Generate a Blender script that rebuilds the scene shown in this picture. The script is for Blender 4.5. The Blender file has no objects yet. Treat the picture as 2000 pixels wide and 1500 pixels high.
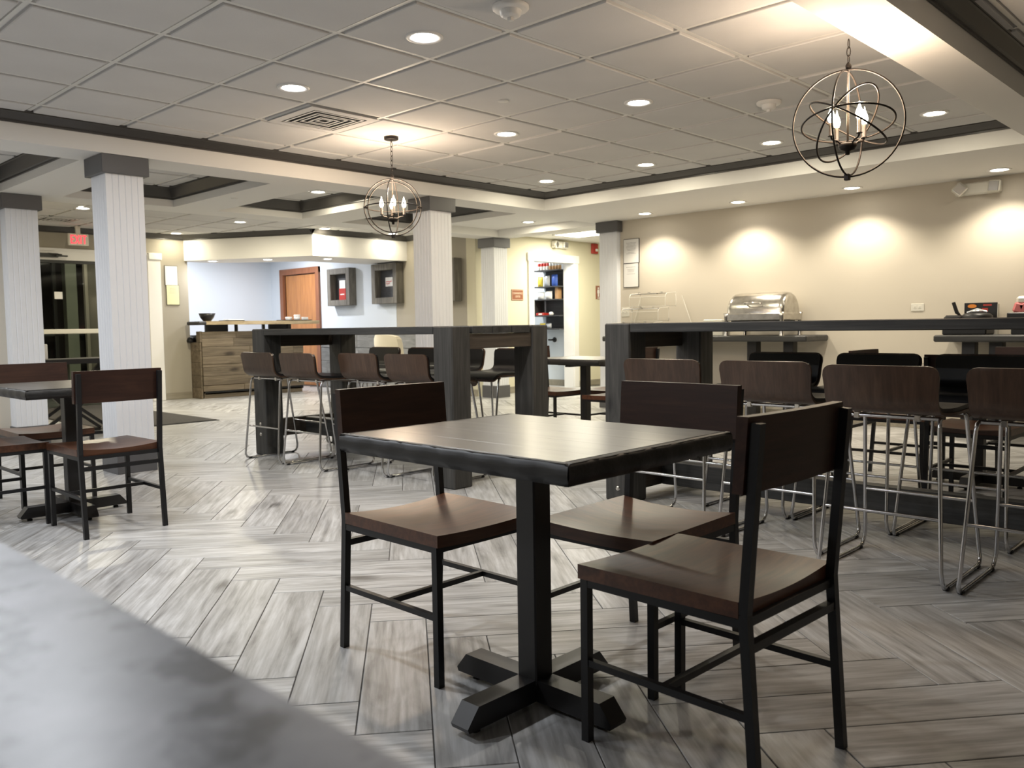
import bpy, math, random
from mathutils import Vector, Matrix, Euler
random.seed(7)
scene = bpy.context.scene
COL = scene.collection
PI = math.pi

# ------------------------------------------------------------------ camera
CAMZ = 1.05
FPX = 1656.8
YAW, PITCH, ROLL = 0.8037, -0.0682, 0.0150
_f = Vector((math.sin(YAW)*math.cos(PITCH), math.cos(YAW)*math.cos(PITCH), math.sin(PITCH)))
_r = Vector((math.cos(YAW), -math.sin(YAW), 0))
_d = -(_r.cross(_f))
_c, _s = math.cos(ROLL), math.sin(ROLL)
RGT = _c*_r + _s*_d
DWN = -_s*_r + _c*_d
cam_data = bpy.data.cameras.new('camera')
cam = bpy.data.objects.new('camera', cam_data)
COL.objects.link(cam)
m = Matrix((RGT, -DWN, -_f)).transposed().to_4x4()
m.translation = Vector((0, 0, CAMZ))
cam.matrix_world = m
cam_data.sensor_width = 36.0
cam_data.lens = FPX/2000*36
cam_data.clip_start = 0.02
cam_data.clip_end = 60
cam_data.dof.use_dof = True
cam_data.dof.focus_distance = 3.4
cam_data.dof.aperture_fstop = 6.0
scene.camera = cam

# ------------------------------------------------------------------ world, exposure
scene.view_settings.view_transform = 'Standard'
scene.view_settings.look = 'None'
scene.view_settings.gamma = 1.0
scene.view_settings.use_curve_mapping = False
scene.view_settings.exposure = 0.85
world = bpy.data.worlds.new('world')
scene.world = world
world.use_nodes = True
world.node_tree.nodes['Background'].inputs[0].default_value = (0.006, 0.008, 0.012, 1)
world.node_tree.nodes['Background'].inputs[1].default_value = 1.0

# light levels (all lamps of the room)
P_MAIN = 52.0      # downlights of the main tray
P_WASH = 37.0      # downlights beside the right wall
P_FAR = 125.0       # downlights of the far ceiling
P_DESK = 120.0      # downlights of the reception soffit
P_COOL = 85.0      # downlights over the left foreground
P_BULB = 3.6      # one chandelier bulb
C_MAIN = (1.0, 0.95, 0.88)
C_WASH = (1.0, 0.89, 0.72)
C_FAR = (1.0, 0.90, 0.66)
C_DESK = (0.97, 0.97, 1.0)
C_COOL = (0.90, 0.94, 1.0)
C_BULB = (1.0, 0.78, 0.58)

# ------------------------------------------------------------------ mesh builder
class MB:
    def __init__(s):
        s.v = []; s.f = []; s.sm = []
    def add(s, vs, fs, smooth=False):
        n = len(s.v); s.v += [tuple(p) for p in vs]
        for q in fs:
            s.f.append([i+n for i in q]); s.sm.append(smooth)
        return s
    def box(s, x0, y0, z0, x1, y1, z1, M=None):
        if x0 > x1: x0, x1 = x1, x0
        if y0 > y1: y0, y1 = y1, y0
        if z0 > z1: z0, z1 = z1, z0
        vs = [(x0,y0,z0),(x1,y0,z0),(x1,y1,z0),(x0,y1,z0),(x0,y0,z1),(x1,y0,z1),(x1,y1,z1),(x0,y1,z1)]
        if M: vs = [M @ Vector(p) for p in vs]
        return s.add(vs, [(0,3,2,1),(4,5,6,7),(0,1,5,4),(1,2,6,5),(2,3,7,6),(3,0,4,7)])
    def cbox(s, x0, y0, z0, x1, y1, z1, b=0.004, M=None):
        """box with chamfered edges"""
        if x0 > x1: x0, x1 = x1, x0
        if y0 > y1: y0, y1 = y1, y0
        if z0 > z1: z0, z1 = z1, z0
        b = min(b, (x1-x0)*.45, (y1-y0)*.45, (z1-z0)*.45)
        L = (x0,y0,z0); Hh = (x1,y1,z1)
        vs = []; idx = {}
        for cx in (0,1):
            for cy in (0,1):
                for cz in (0,1):
                    c = (cx,cy,cz)
                    for ax in range(3):
                        p = []
                        for k in range(3):
                            base = Hh[k] if c[k] else L[k]
                            if k != ax: base += -b if c[k] else b
                            p.append(base)
                        idx[(c,ax)] = len(vs); vs.append(tuple(p))
        fs = []
        for ax in range(3):
            o = [k for k in range(3) if k != ax]
            for sd in (0,1):
                q = []
                for (a,bb) in ((0,0),(1,0),(1,1),(0,1)):
                    c = [0,0,0]; c[ax] = sd; c[o[0]] = a; c[o[1]] = bb
                    q.append(idx[(tuple(c),ax)])
                flip = (sd == 0) ^ (ax == 1)
                fs.append(q[::-1] if flip else q)
        for ax in range(3):
            o = [k for k in range(3) if k != ax]
            for a in (0,1):
                for bb in (0,1):
                    c0 = [0,0,0]; c0[o[0]] = a; c0[o[1]] = bb; c1 = list(c0); c1[ax] = 1
                    c0 = tuple(c0); c1 = tuple(c1)
                    fs.append([idx[(c0,o[0])], idx[(c1,o[0])], idx[(c1,o[1])], idx[(c0,o[1])]])
        for c in [(a,bb,cc) for a in (0,1) for bb in (0,1) for cc in (0,1)]:
            fs.append([idx[(c,0)], idx[(c,1)], idx[(c,2)]])
        # orient outward
        ctr = Vector(((x0+x1)/2,(y0+y1)/2,(z0+z1)/2))
        out = []
        for q in fs:
            P = [Vector(vs[i]) for i in q]
            n = (P[1]-P[0]).cross(P[2]-P[0])
            mid = sum(P, Vector())/len(P)
            out.append(q[::-1] if n.dot(mid-ctr) < 0 else q)
        if M: vs = [M @ Vector(p) for p in vs]
        return s.add(vs, out)
    def prism(s, pts, axis, a0, a1):
        """polygon pts (2-D) extruded along axis 'x','y' or 'z'"""
        def mk(p, a):
            if axis == 'x': return (a, p[0], p[1])
            if axis == 'y': return (p[0], a, p[1])
            return (p[0], p[1], a)
        n = len(pts)
        vs = [mk(p, a0) for p in pts] + [mk(p, a1) for p in pts]
        area = sum(pts[i][0]*pts[(i+1)%n][1]-pts[(i+1)%n][0]*pts[i][1] for i in range(n))
        pos = (area > 0) ^ (axis == 'y')
        if a1 < a0: pos = not pos
        fs = [tuple(range(n))[::-1], tuple(range(n, 2*n))] if pos else [tuple(range(n)), tuple(range(n, 2*n))[::-1]]
        for i in range(n):
            j = (i+1) % n
            fs.append((i, j, j+n, i+n) if pos else (i, i+n, j+n, j))
        return s.add(vs, fs)
    def tube(s, path, r, n=8, closed=False, cap=True):
        P = [Vector(p) for p in path]; m_ = len(P)
        vs = []; fs = []
        up = None
        for i in range(m_):
            if closed: t = (P[(i+1) % m_]-P[i-1])
            else:
                a = P[i]-P[i-1] if i > 0 else P[1]-P[0]
                b = P[i+1]-P[i] if i < m_-1 else P[-1]-P[-2]
                t = a.normalized()+b.normalized()
            if t.length < 1e-9: t = Vector((0,0,1))
            t.normalize()
            if up is None:
                up = Vector((0,0,1)) if abs(t.z) < .9 else Vector((1,0,0))
            u = (up - t*up.dot(t))
            if u.length < 1e-6: u = t.orthogonal()
            u.normalize(); up = u
            w = t.cross(u)
            rr = r[i] if isinstance(r, (list, tuple)) else r
            for k in range(n):
                a = 2*PI*k/n
                vs.append(P[i]+u*math.cos(a)*rr+w*math.sin(a)*rr)
        rng = m_ if closed else m_-1
        for i in range(rng):
            for k in range(n):
                a = i*n+k; b = i*n+(k+1) % n
                c = ((i+1) % m_)*n+(k+1) % n; d = ((i+1) % m_)*n+k
                fs.append((a, b, c, d))
        s.add(vs, fs, True)
        if cap and not closed:
            s.add(vs[:n], [tuple(range(n))[::-1]]); s.add(vs[-n:], [tuple(range(n))])
        return s
    def bar(s, p, q, w, h=None, up=(0,0,1)):
        """rectangular bar between two points"""
        h = h or w
        p = Vector(p); q = Vector(q); t = (q-p).normalized(); up = Vector(up)
        if abs(t.dot(up)) > .95: up = Vector((1,0,0)) if abs(t.x) < .9 else Vector((0,1,0))
        a = t.cross(up).normalized(); b = a.cross(t).normalized()
        vs = [o + a*sx*w/2 + b*sy*h/2 for o in (p, q) for sx, sy in ((-1,-1),(1,-1),(1,1),(-1,1))]
        return s.add(vs, [(0,1,2,3),(4,7,6,5),(0,4,5,1),(1,5,6,2),(2,6,7,3),(3,7,4,0)])
    def lathe(s, prof, n=20, c=(0,0,0), M=None, smooth=True):
        vs = []; fs = []
        for (r, z) in prof:
            for k in range(n):
                a = 2*PI*k/n
                p = Vector((r*math.cos(a), r*math.sin(a), z))
                if M: p = M @ p
                vs.append(p+Vector(c))
        m_ = len(prof)
        for i in range(m_-1):
            for k in range(n):
                fs.append((i*n+k, i*n+(k+1) % n, (i+1)*n+(k+1) % n, (i+1)*n+k))
        s.add(vs, fs, smooth)
        if prof[0][0] > 1e-6: s.add(vs[:n], [tuple(range(n))[::-1]])
        if prof[-1][0] > 1e-6: s.add(vs[-n:], [tuple(range(n))])
        return s
    def grid(s, P, smooth=True, close=False):
        """P[i][j] array of points"""
        ni = len(P); nj = len(P[0]); vs = [p for row in P for p in row]
        fs = [(i*nj+j, (i+1)*nj+j, (i+1)*nj+j+1, i*nj+j+1) for i in range(ni-1) for j in range(nj-1)]
        return s.add(vs, fs, smooth)
    def slab(s, P, off, smooth=True):
        """closed thick sheet: P[i][j] top, shifted by off (vector or function)"""
        ni = len(P); nj = len(P[0])
        T = [Vector(p) for row in P for p in row]
        B = [p+(off(p) if callable(off) else Vector(off)) for p in T]
        vs = T+B; N = ni*nj; fs = []
        for i in range(ni-1):
            for j in range(nj-1):
                q = (i*nj+j, (i+1)*nj+j, (i+1)*nj+j+1, i*nj+j+1)
                fs.append(q); fs.append(tuple(x+N for x in q[::-1]))
        s.add(vs, fs, smooth)
        loop = [i*nj for i in range(ni)]+[(ni-1)*nj+j for j in range(1, nj)]+[i*nj+nj-1 for i in range(ni-2, -1, -1)]+[j for j in range(nj-2, 0, -1)]
        es = []
        for a, b in zip(loop, loop[1:]+loop[:1]): es.append((b, a, a+N, b+N))
        base = len(s.v); s.v += [tuple(p) for p in vs]
        for q in es: s.f.append([i+base for i in q]); s.sm.append(False)
        return s
    def mesh(s, name, mat):
        me = bpy.data.meshes.new(name)
        me.from_pydata(s.v, [], s.f)
        me.polygons.foreach_set('use_smooth', s.sm)
        if mat: me.materials.append(mat)
        me.update()
        return me
    def build(s, name, mat, parent=None, loc=None, rz=0):
        o = bpy.data.objects.new(name, s.mesh(name, mat))
        COL.objects.link(o)
        if parent: o.parent = parent
        if loc: o.location = loc
        if rz: o.rotation_euler[2] = rz
        return o

def tag(o, label=None, cat=None, group=None, kind=None):
    if label: o['label'] = label
    if cat: o['category'] = cat
    if group: o['group'] = group
    if kind: o['kind'] = kind
    return o
def thing(name, label, cat, loc=(0,0,0), rz=0, group=None):
    o = bpy.data.objects.new(name, None); COL.objects.link(o)
    o.empty_display_size = .1; o.location = loc; o.rotation_euler[2] = rz
    return tag(o, label, cat, group)
def structure(mb, name, mat, label=None):
    return tag(mb.build(name, mat), label, None, None, 'structure')
def dup(root, loc, rz=0, label=None, group=None):
    def rec(o, parent):
        c = o.copy(); COL.objects.link(c)
        if parent: c.parent = parent
        for ch in list(o.children): rec(ch, c)
        return c
    r = rec(root, None)
    r.location = loc; r.rotation_euler[2] = rz
    if label: r['label'] = label
    if group: r['group'] = group
    return r
def link_mesh(name, me, mat=None, parent=None, loc=(0,0,0), rz=0):
    o = bpy.data.objects.new(name, me); COL.objects.link(o)
    if parent: o.parent = parent
    o.location = loc; o.rotation_euler[2] = rz
    return o
def text_mesh(name, body, size, mat, parent, loc, rot, extrude=.0006, align='CENTER', sx=1.0, bold=0.0):
    cu = bpy.data.curves.new(name, 'FONT'); cu.body = body; cu.size = size; cu.extrude = extrude
    cu.align_x = align; cu.align_y = 'CENTER'; cu.resolution_u = 2; cu.offset = bold
    to = bpy.data.objects.new(name+'_t', cu); COL.objects.link(to)
    dg = bpy.context.evaluated_depsgraph_get()
    me = bpy.data.meshes.new_from_object(to.evaluated_get(dg))
    bpy.data.objects.remove(to); bpy.data.curves.remove(cu)
    me.materials.clear(); me.materials.append(mat)
    for v in me.vertices: v.co.x *= sx
    o = bpy.data.objects.new(name, me); COL.objects.link(o)
    o.parent = parent; o.location = loc; o.rotation_euler = rot
    return o

# ------------------------------------------------------------------ materials
def newmat(name):
    m_ = bpy.data.materials.new(name); m_.use_nodes = True
    nt = m_.node_tree; b = nt.nodes['Principled BSDF']
    return m_, nt, b
def plain(name, col, rough=.5, metal=0, spec=None, emit=None, estr=0, bump=0, bscale=60, coat=0, vary=0, vscale=3):
    m_, nt, b = newmat(name)
    b.inputs['Base Color'].default_value = (*col, 1)
    b.inputs['Roughness'].default_value = rough
    b.inputs['Metallic'].default_value = metal
    if spec is not None: b.inputs['Specular IOR Level'].default_value = spec
    if coat: b.inputs['Coat Weight'].default_value = coat
    if emit:
        b.inputs['Emission Color'].default_value = (*emit, 1)
        b.inputs['Emission Strength'].default_value = estr
    tc = nt.nodes.new('ShaderNodeTexCoord')
    if bump:
        n = nt.nodes.new('ShaderNodeTexNoise'); n.inputs['Scale'].default_value = bscale; n.inputs['Detail'].default_value = 4
        nt.links.new(tc.outputs['Object'], n.inputs['Vector'])
        bp = nt.nodes.new('ShaderNodeBump'); bp.inputs['Strength'].default_value = bump; bp.inputs['Distance'].default_value = .002
        nt.links.new(n.outputs['Fac'], bp.inputs['Height']); nt.links.new(bp.outputs[0], b.inputs['Normal'])
    if vary:
        n = nt.nodes.new('ShaderNodeTexNoise'); n.inputs['Scale'].default_value = vscale; n.inputs['Detail'].default_value = 3
        nt.links.new(tc.outputs['Object'], n.inputs['Vector'])
        rp = nt.nodes.new('ShaderNodeValToRGB')
        rp.color_ramp.elements[0].position = .3; rp.color_ramp.elements[1].position = .7
        rp.color_ramp.elements[0].color = (*[c*(1-vary) for c in col], 1)
        rp.color_ramp.elements[1].color = (*[min(1, c*(1+vary)) for c in col], 1)
        nt.links.new(n.outputs['Fac'], rp.inputs[0]); nt.links.new(rp.outputs[0], b.inputs['Base Color'])
    return m_
def wood(name, dark, mid, light, axis=0, scale=1.0, rough=.35, stretch=14, knots=0.0, bump=.15, rnd=True, attr=None, tone=.12, spec=.5, pos=(.25,.5,.78), coat=0, fine=.3):
    """grain stretched along local axis; each object offsets its own pattern"""
    m_, nt, b = newmat(name)
    N = nt.nodes; Lk = nt.links
    if attr:
        tc = N.new('ShaderNodeAttribute'); tc.attribute_name = attr; src = tc.outputs['Vector']
    else:
        tc = N.new('ShaderNodeTexCoord'); src = tc.outputs['Object']
    oi = N.new('ShaderNodeObjectInfo')
    mul = N.new('ShaderNodeMath'); mul.operation = 'MULTIPLY'; mul.inputs[1].default_value = 37.0 if rnd else 0
    Lk.new(oi.outputs['Random'], mul.inputs[0])
    va = N.new('ShaderNodeVectorMath'); va.operation = 'ADD'
    Lk.new(src, va.inputs[0]); Lk.new(mul.outputs[0], va.inputs[1])
    mp = N.new('ShaderNodeMapping')
    sc = [stretch*scale]*3; sc[axis] = scale
    mp.inputs['Scale'].default_value = sc
    Lk.new(va.outputs[0], mp.inputs['Vector'])
    n1 = N.new('ShaderNodeTexNoise'); n1.inputs['Scale'].default_value = 1.6; n1.inputs['Detail'].default_value = 7
    n1.inputs['Roughness'].default_value = .62; n1.inputs['Distortion'].default_value = .9
    Lk.new(mp.outputs[0], n1.inputs['Vector'])
    mp2 = N.new('ShaderNodeMapping'); sc2 = [stretch*scale*5]*3; sc2[axis] = scale*1.5
    mp2.inputs['Scale'].default_value = sc2
    Lk.new(va.outputs[0], mp2.inputs['Vector'])
    n2 = N.new('ShaderNodeTexNoise'); n2.inputs['Scale'].default_value = 1.5; n2.inputs['Detail'].default_value = 4
    Lk.new(mp2.outputs[0], n2.inputs['Vector'])
    mx = N.new('ShaderNodeMix'); mx.data_type = 'FLOAT'; mx.inputs[0].default_value = fine
    Lk.new(n1.outputs['Fac'], mx.inputs[2]); Lk.new(n2.outputs['Fac'], mx.inputs[3])
    fac = mx.outputs[0]
    if knots:
        vo = N.new('ShaderNodeTexVoronoi'); vo.inputs['Scale'].default_value = 1.0
        mp3 = N.new('ShaderNodeMapping'); s3 = [6*knots]*3; s3[axis] = 2.6*knots; mp3.inputs['Scale'].default_value = s3
        Lk.new(va.outputs[0], mp3.inputs['Vector']); Lk.new(mp3.outputs[0], vo.inputs['Vector'])
        mr = N.new('ShaderNodeMapRange'); mr.inputs[1].default_value = .03; mr.inputs[2].default_value = .17
        mr.inputs[3].default_value = -.28; mr.inputs[4].default_value = 0
        Lk.new(vo.outputs['Distance'], mr.inputs[0])
        ad = N.new('ShaderNodeMath'); ad.operation = 'ADD'; Lk.new(fac, ad.inputs[0]); Lk.new(mr.outputs[0], ad.inputs[1]); fac = ad.outputs[0]
    rp = N.new('ShaderNodeValToRGB'); cr = rp.color_ramp
    cr.elements[0].position = pos[0]; cr.elements[0].color = (*dark, 1)
    cr.elements[1].position = pos[2]; cr.elements[1].color = (*light, 1)
    e = cr.elements.new(pos[1]); e.color = (*mid, 1)
    Lk.new(fac, rp.inputs[0])
    # tone of the piece
    hs = N.new('ShaderNodeHueSaturation')
    rnode = oi.outputs['Random']
    if attr:
        at2 = N.new('ShaderNodeAttribute'); at2.attribute_name = 'rnd'
        a2 = N.new('ShaderNodeMath'); a2.operation = 'ADD'; Lk.new(rnode, a2.inputs[0]); Lk.new(at2.outputs['Fac'], a2.inputs[1])
        fr = N.new('ShaderNodeMath'); fr.operation = 'FRACT'; Lk.new(a2.outputs[0], fr.inputs[0]); rnode = fr.outputs[0]
    mr2 = N.new('ShaderNodeMapRange'); mr2.inputs[3].default_value = 1-tone; mr2.inputs[4].default_value = 1+tone
    Lk.new(rnode, mr2.inputs[0]); Lk.new(mr2.outputs[0], hs.inputs['Value'])
    Lk.new(rp.outputs[0], hs.inputs['Color']); Lk.new(hs.outputs[0], b.inputs['Base Color'])
    b.inputs['Roughness'].default_value = rough
    b.inputs['Specular IOR Level'].default_value = spec
    if coat: b.inputs['Coat Weight'].default_value = coat; b.inputs['Coat Roughness'].default_value = .22
    if bump:
        bp = N.new('ShaderNodeBump'); bp.inputs['Strength'].default_value = bump; bp.inputs['Distance'].default_value = .003
        Lk.new(fac, bp.inputs['Height']); Lk.new(bp.outputs[0], b.inputs['Normal'])
    return m_

M_wall = plain('wall_paint', (.60, .55, .46), .8, bump=.15, bscale=200)
M_wall_yellow = plain('hall_wall_paint', (.66, .62, .47), .8, bump=.15, bscale=200)
M_wall_taupe = plain('taupe_wall_paint', (.36, .33, .27), .8, bump=.15, bscale=200)
M_wall_blue = plain('pale_blue_paint', (.60, .65, .70), .8, bump=.15, bscale=200)
M_white = plain('white_trim_paint', (.80, .79, .77), .45)
M_beam = plain('beam_paint', (.80, .79, .765), .7, bump=.12, bscale=150)
M_colwhite = plain('column_white_paint', (.80, .82, .86), .42)
M_grey = plain('dark_grey_gloss_paint', (.058, .055, .053), .33, spec=.45)
M_greycap = plain('grey_cap_paint', (.10, .10, .105), .42)
M_tile = plain('ceiling_tile_fibre', (.64, .635, .63), .95, bump=.5, bscale=260, vary=.04, vscale=2)
M_grid = plain('ceiling_grid_metal', (.74, .73, .70), .5)
M_void = plain('dark_plenum', (.05, .05, .05), .9)
M_black = plain('black_powder_coat', (.010, .010, .011), .42, spec=.4)
M_blackm = plain('black_metal', (.013, .012, .012), .38, spec=.5)
M_bronze = plain('dark_bronze_metal', (.020, .015, .012), .45, metal=.3, spec=.4)
M_chrome = plain('chrome', (.62, .62, .63), .16, metal=1)
M_steel = plain('brushed_steel', (.58, .56, .52), .22, metal=1, vary=.15, vscale=20)
M_leather = plain('black_leather', (.010, .010, .011), .38, spec=.5, bump=.2, bscale=300)
M_rubber = plain('black_rubber', (.012, .012, .012), .7)
M_grout = plain('floor_grout', (.10, .095, .09), .8)
M_mat = plain('entrance_mat_carpet', (.055, .05, .045), .95, bump=.8, bscale=400, vary=.25, vscale=60)
M_lens = plain('lit_lamp_lens', (1, 1, 1), .4, emit=(1, .93, .80), estr=14)
M_lensd = plain('lit_lamp_lens_cool', (1, 1, 1), .4, emit=(1, .98, .95), estr=14)
M_troffer = plain('lit_ceiling_panel', (1, 1, 1), .4, emit=(1, .93, .74), estr=5)
M_bulb = plain('lit_flame_bulb', (1, .8, .5), .2, emit=(1, .74, .45), estr=60)
M_paper = plain('white_paper', (.78, .77, .74), .6)
M_yellowpaper = plain('pale_yellow_paper', (.70, .68, .42), .6)
M_ink = plain('faint_grey_ink', (.30, .29, .28), .6)
M_plastic = plain('ivory_plastic', (.70, .68, .60), .35)
M_red = plain('red_plastic', (.42, .03, .02), .4)
M_redtext = plain('lit_red_letters', (1, .05, .05), .4, emit=(1, .05, .07), estr=1.1)
M_signbrown = plain('brown_sign_plate', (.26, .10, .055), .4)
M_signtext = plain('cream_sign_letters', (.80, .66, .50), .5)
M_cream = plain('cream_upholstery', (.78, .72, .58), .6, bump=.2, bscale=120)
M_night = plain('dark_night_backdrop', (.004, .004, .005), .9)
M_frame = plain('dark_door_frame', (.03, .032, .03), .4)
M_palegreen = plain('pale_green_panel', (.26, .28, .22), .6)
M_orange = plain('orange_print', (.75, .25, .03), .5)
M_yellow = plain('yellow_print', (.75, .60, .08), .5)
M_blue = plain('blue_print', (.04, .10, .42), .4)
M_silver = plain('silver_foil', (.6, .62, .65), .25, metal=.6)
M_pink = plain('pink_print', (.60, .16, .16), .5)
M_tan = plain('tan_card', (.42, .25, .12), .6)
M_base = wood('wood_look_baseboard_tile', (.20,.18,.14), (.30,.27,.21), (.40,.37,.30), axis=0, rough=.4)
M_plank = wood('wood_look_floor_tile', (.115,.11,.105), (.36,.355,.345), (.60,.60,.595), axis=0, scale=1.4, rough=.36, stretch=5.5, bump=.12, knots=.55, fine=.42, attr='pc', tone=.12, pos=(.27,.45,.64), spec=.42)
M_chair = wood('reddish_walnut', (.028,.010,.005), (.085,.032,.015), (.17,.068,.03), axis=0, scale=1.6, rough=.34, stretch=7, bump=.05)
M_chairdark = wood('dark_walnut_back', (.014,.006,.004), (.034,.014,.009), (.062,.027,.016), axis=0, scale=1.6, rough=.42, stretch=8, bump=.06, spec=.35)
M_tabletop = wood('dark_stained_plank', (.030,.026,.023), (.070,.062,.055), (.115,.104,.092), axis=1, scale=1.2, rough=.29, stretch=10, bump=.03, spec=.95, coat=.25)
M_tableedge = wood('dark_stained_live_edge', (.006,.006,.006), (.015,.014,.013), (.034,.031,.028), axis=1, scale=2, rough=.46, stretch=9, bump=.5)
M_bar = wood('rough_dark_timber', (.014,.0135,.013), (.050,.048,.044), (.115,.110,.100), axis=2, scale=1.1, rough=.6, stretch=12, bump=.5, knots=1.0)
M_barh = wood('rough_dark_timber_long', (.013,.013,.013), (.040,.040,.039), (.085,.083,.078), axis=1, scale=1.0, rough=.5, stretch=14, bump=.5, knots=.7)
M_barx = wood('rough_brown_timber', (.020,.014,.010), (.050,.038,.028), (.10,.078,.056), axis=0, scale=1.1, rough=.55, stretch=12, bump=.5)
M_veneer = wood('walnut_veneer', (.032,.017,.010), (.072,.040,.025), (.125,.075,.046), axis=2, scale=.5, rough=.33, stretch=26, bump=.03, tone=.15)
M_recl = wood('reclaimed_plank', (.045,.033,.021), (.15,.118,.078), (.29,.235,.165), axis=0, scale=1.0, rough=.7, stretch=8, bump=.4, knots=.6, tone=.22)
M_desk = wood('light_live_edge_slab', (.10,.06,.03), (.42,.33,.20), (.62,.52,.36), axis=0, scale=1.2, rough=.4, stretch=10, bump=.1, knots=.5)
M_block = wood('grey_weathered_block', (.12,.12,.115), (.21,.21,.20), (.32,.32,.31), axis=1, scale=1.3, rough=.7, stretch=5, bump=.3, tone=.2)
M_box = wood('weathered_frame_board', (.05,.045,.04), (.14,.13,.11), (.28,.26,.22), axis=2, scale=1.4, rough=.7, stretch=10, bump=.4, tone=.2)
M_door = wood('orange_oak_door', (.28,.11,.035), (.42,.18,.06), (.55,.26,.09), axis=2, scale=1.0, rough=.4, stretch=8, bump=.05)
M_doorframe = wood('brown_door_casing', (.16,.06,.025), (.22,.085,.04), (.28,.12,.06), axis=2, scale=1.0, rough=.4, stretch=8, bump=.05)
M_shelf = wood('charcoal_shelf_board', (.015,.015,.016), (.035,.035,.037), (.06,.06,.06), axis=1, scale=1.2, rough=.6, stretch=8)

def glass_mat(name, tint=(1,1,1), refl=.10, clear=True):
    m_, nt, b = newmat(name)
    nt.nodes.remove(b)
    out = nt.nodes['Material Output']
    tr = nt.nodes.new('ShaderNodeBsdfTransparent'); tr.inputs[0].default_value = (*tint, 1)
    gl = nt.nodes.new('ShaderNodeBsdfGlossy'); gl.inputs['Roughness'].default_value = .03
    lw = nt.nodes.new('ShaderNodeLayerWeight'); lw.inputs['Blend'].default_value = refl*2.2
    mx = nt.nodes.new('ShaderNodeMixShader')
    nt.links.new(lw.outputs['Fresnel'], mx.inputs[0]); nt.links.new(tr.outputs[0], mx.inputs[1]); nt.links.new(gl.outputs[0], mx.inputs[2])
    nt.links.new(mx.outputs[0], out.inputs[0])
    return m_
M_glass = glass_mat('door_glass', (.85,.88,.86), .12)
M_acryl = glass_mat('clear_acrylic', (.95,.95,.94), .05)
M_acryledge = plain('acrylic_edge', (.85, .83, .76), .2, spec=.6)

def marble():
    m_, nt, b = newmat('mottled_stone_counter')
    N = nt.nodes; Lk = nt.links
    tc = N.new('ShaderNodeTexCoord')
    n1 = N.new('ShaderNodeTexNoise'); n1.inputs['Scale'].default_value = 9; n1.inputs['Detail'].default_value = 5; n1.inputs['Distortion'].default_value = .6
    Lk.new(tc.outputs['Object'], n1.inputs['Vector'])
    r1 = N.new('ShaderNodeValToRGB'); r1.color_ramp.elements[0].position = .34; r1.color_ramp.elements[1].position = .62
    r1.color_ramp.elements[0].color = (.20,.215,.25,1); r1.color_ramp.elements[1].color = (.47,.49,.56,1)
    Lk.new(n1.outputs['Fac'], r1.inputs[0])
    n2 = N.new('ShaderNodeTexNoise'); n2.inputs['Scale'].default_value = 26; n2.inputs['Detail'].default_value = 3
    Lk.new(tc.outputs['Object'], n2.inputs['Vector'])
    r2 = N.new('ShaderNodeValToRGB'); r2.color_ramp.elements[0].position = .37; r2.color_ramp.elements[1].position = .46
    r2.color_ramp.elements[0].color = (.07,.08,.10,1); r2.color_ramp.elements[1].color = (1,1,1,1)
    Lk.new(n2.outputs['Fac'], r2.inputs[0])
    mx = N.new('ShaderNodeMix'); mx.data_type = 'RGBA'; mx.blend_type = 'MULTIPLY'; mx.inputs[0].default_value = .85
    Lk.new(r1.outputs[0], mx.inputs[6]); Lk.new(r2.outputs[0], mx.inputs[7]); Lk.new(mx.outputs[2], b.inputs['Base Color'])
    b.inputs['Roughness'].default_value = .35
    return m_
M_marble = marble()

# ------------------------------------------------------------------ room dimensions
C = 2.522          # ceiling tiles
ZS = 2.330         # underside of the beams
YB = 6.36          # face of the left beam of the main tray
XB = 7.17          # face of the right soffit
XR = 8.616         # right wall
YE = 12.77         # entrance wall
XE = 8.80          # far right wall with the door
YA = 15.0          # back of the reception alcove
YH = 9.20          # hall wall with the pantry doorway
XL, YN = -2.6, -2.8

# ------------------------------------------------------------------ floor
th = math.radians(39.1)
U = Vector((math.sin(th), math.cos(th))); Vv = Vector((math.cos(th), -math.sin(th)))
PW, PL = .2005, .853
fl = MB(); fl.box(XL-.2, YN-.2, -.06, 13.2, YA+.2, -.0035)
floor = structure(fl, 'floor', M_grout)
def room_poly(x, y):
    if not (XL+.02 < x < 13.1 and YN+.02 < y < YA-.02): return False
    if x > XR+.2 and y < 5.9: return False
    if y > YH+.1 and x > XE+.05: return 9.9 < x < 11.3 and y < 11.6
    if y > YE+.1 and x < 2.9: return False
    return True
planks = []
a0, b0 = -.359, 3.418
for mI in range(-9, 16):
    for n in range(-60, 61):
        av = a0 + n*PW + mI*(PL+PW); bu = b0 - n*PW + mI*(PL-PW)
        for kind in (0, 1):
            if kind == 0: cv, cu = av+PL/2, bu-PW/2
            else: cv, cu = av-PW/2, bu-PL/2
            p = U*cu + Vv*cv
            if not room_poly(p.x, p.y): continue
            d = Vector((p.x, p.y, -CAMZ)); z = d.dot(_f)
            vis = z > .3
            if vis:
                px = 1000+FPX*d.dot(RGT)/z; py = 750+FPX*d.dot(DWN)/z
                vis = -250 < px < 2250 and py < 1900
                if px < 900 and py > 1060+(px*.52): vis = False
            planks.append((0 if vis else 1, z if vis else 99+abs(z), kind, p))
planks.sort(key=lambda t: (t[0], t[1]))
pm = MB(); g = .0018
pm.cbox(-PL/2+g, -PW/2+g, -.01, PL/2-g, PW/2-g, 0, .0012)
plank_me = pm.mesh('plank', M_plank)
def put_attr(me, pcs, rnds):
    a = me.attributes.new('pc', 'FLOAT_VECTOR', 'POINT'); a.data.foreach_set('vector', [c for p in pcs for c in p])
    r = me.attributes.new('rnd', 'FLOAT', 'POINT'); r.data.foreach_set('value', rnds)
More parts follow.
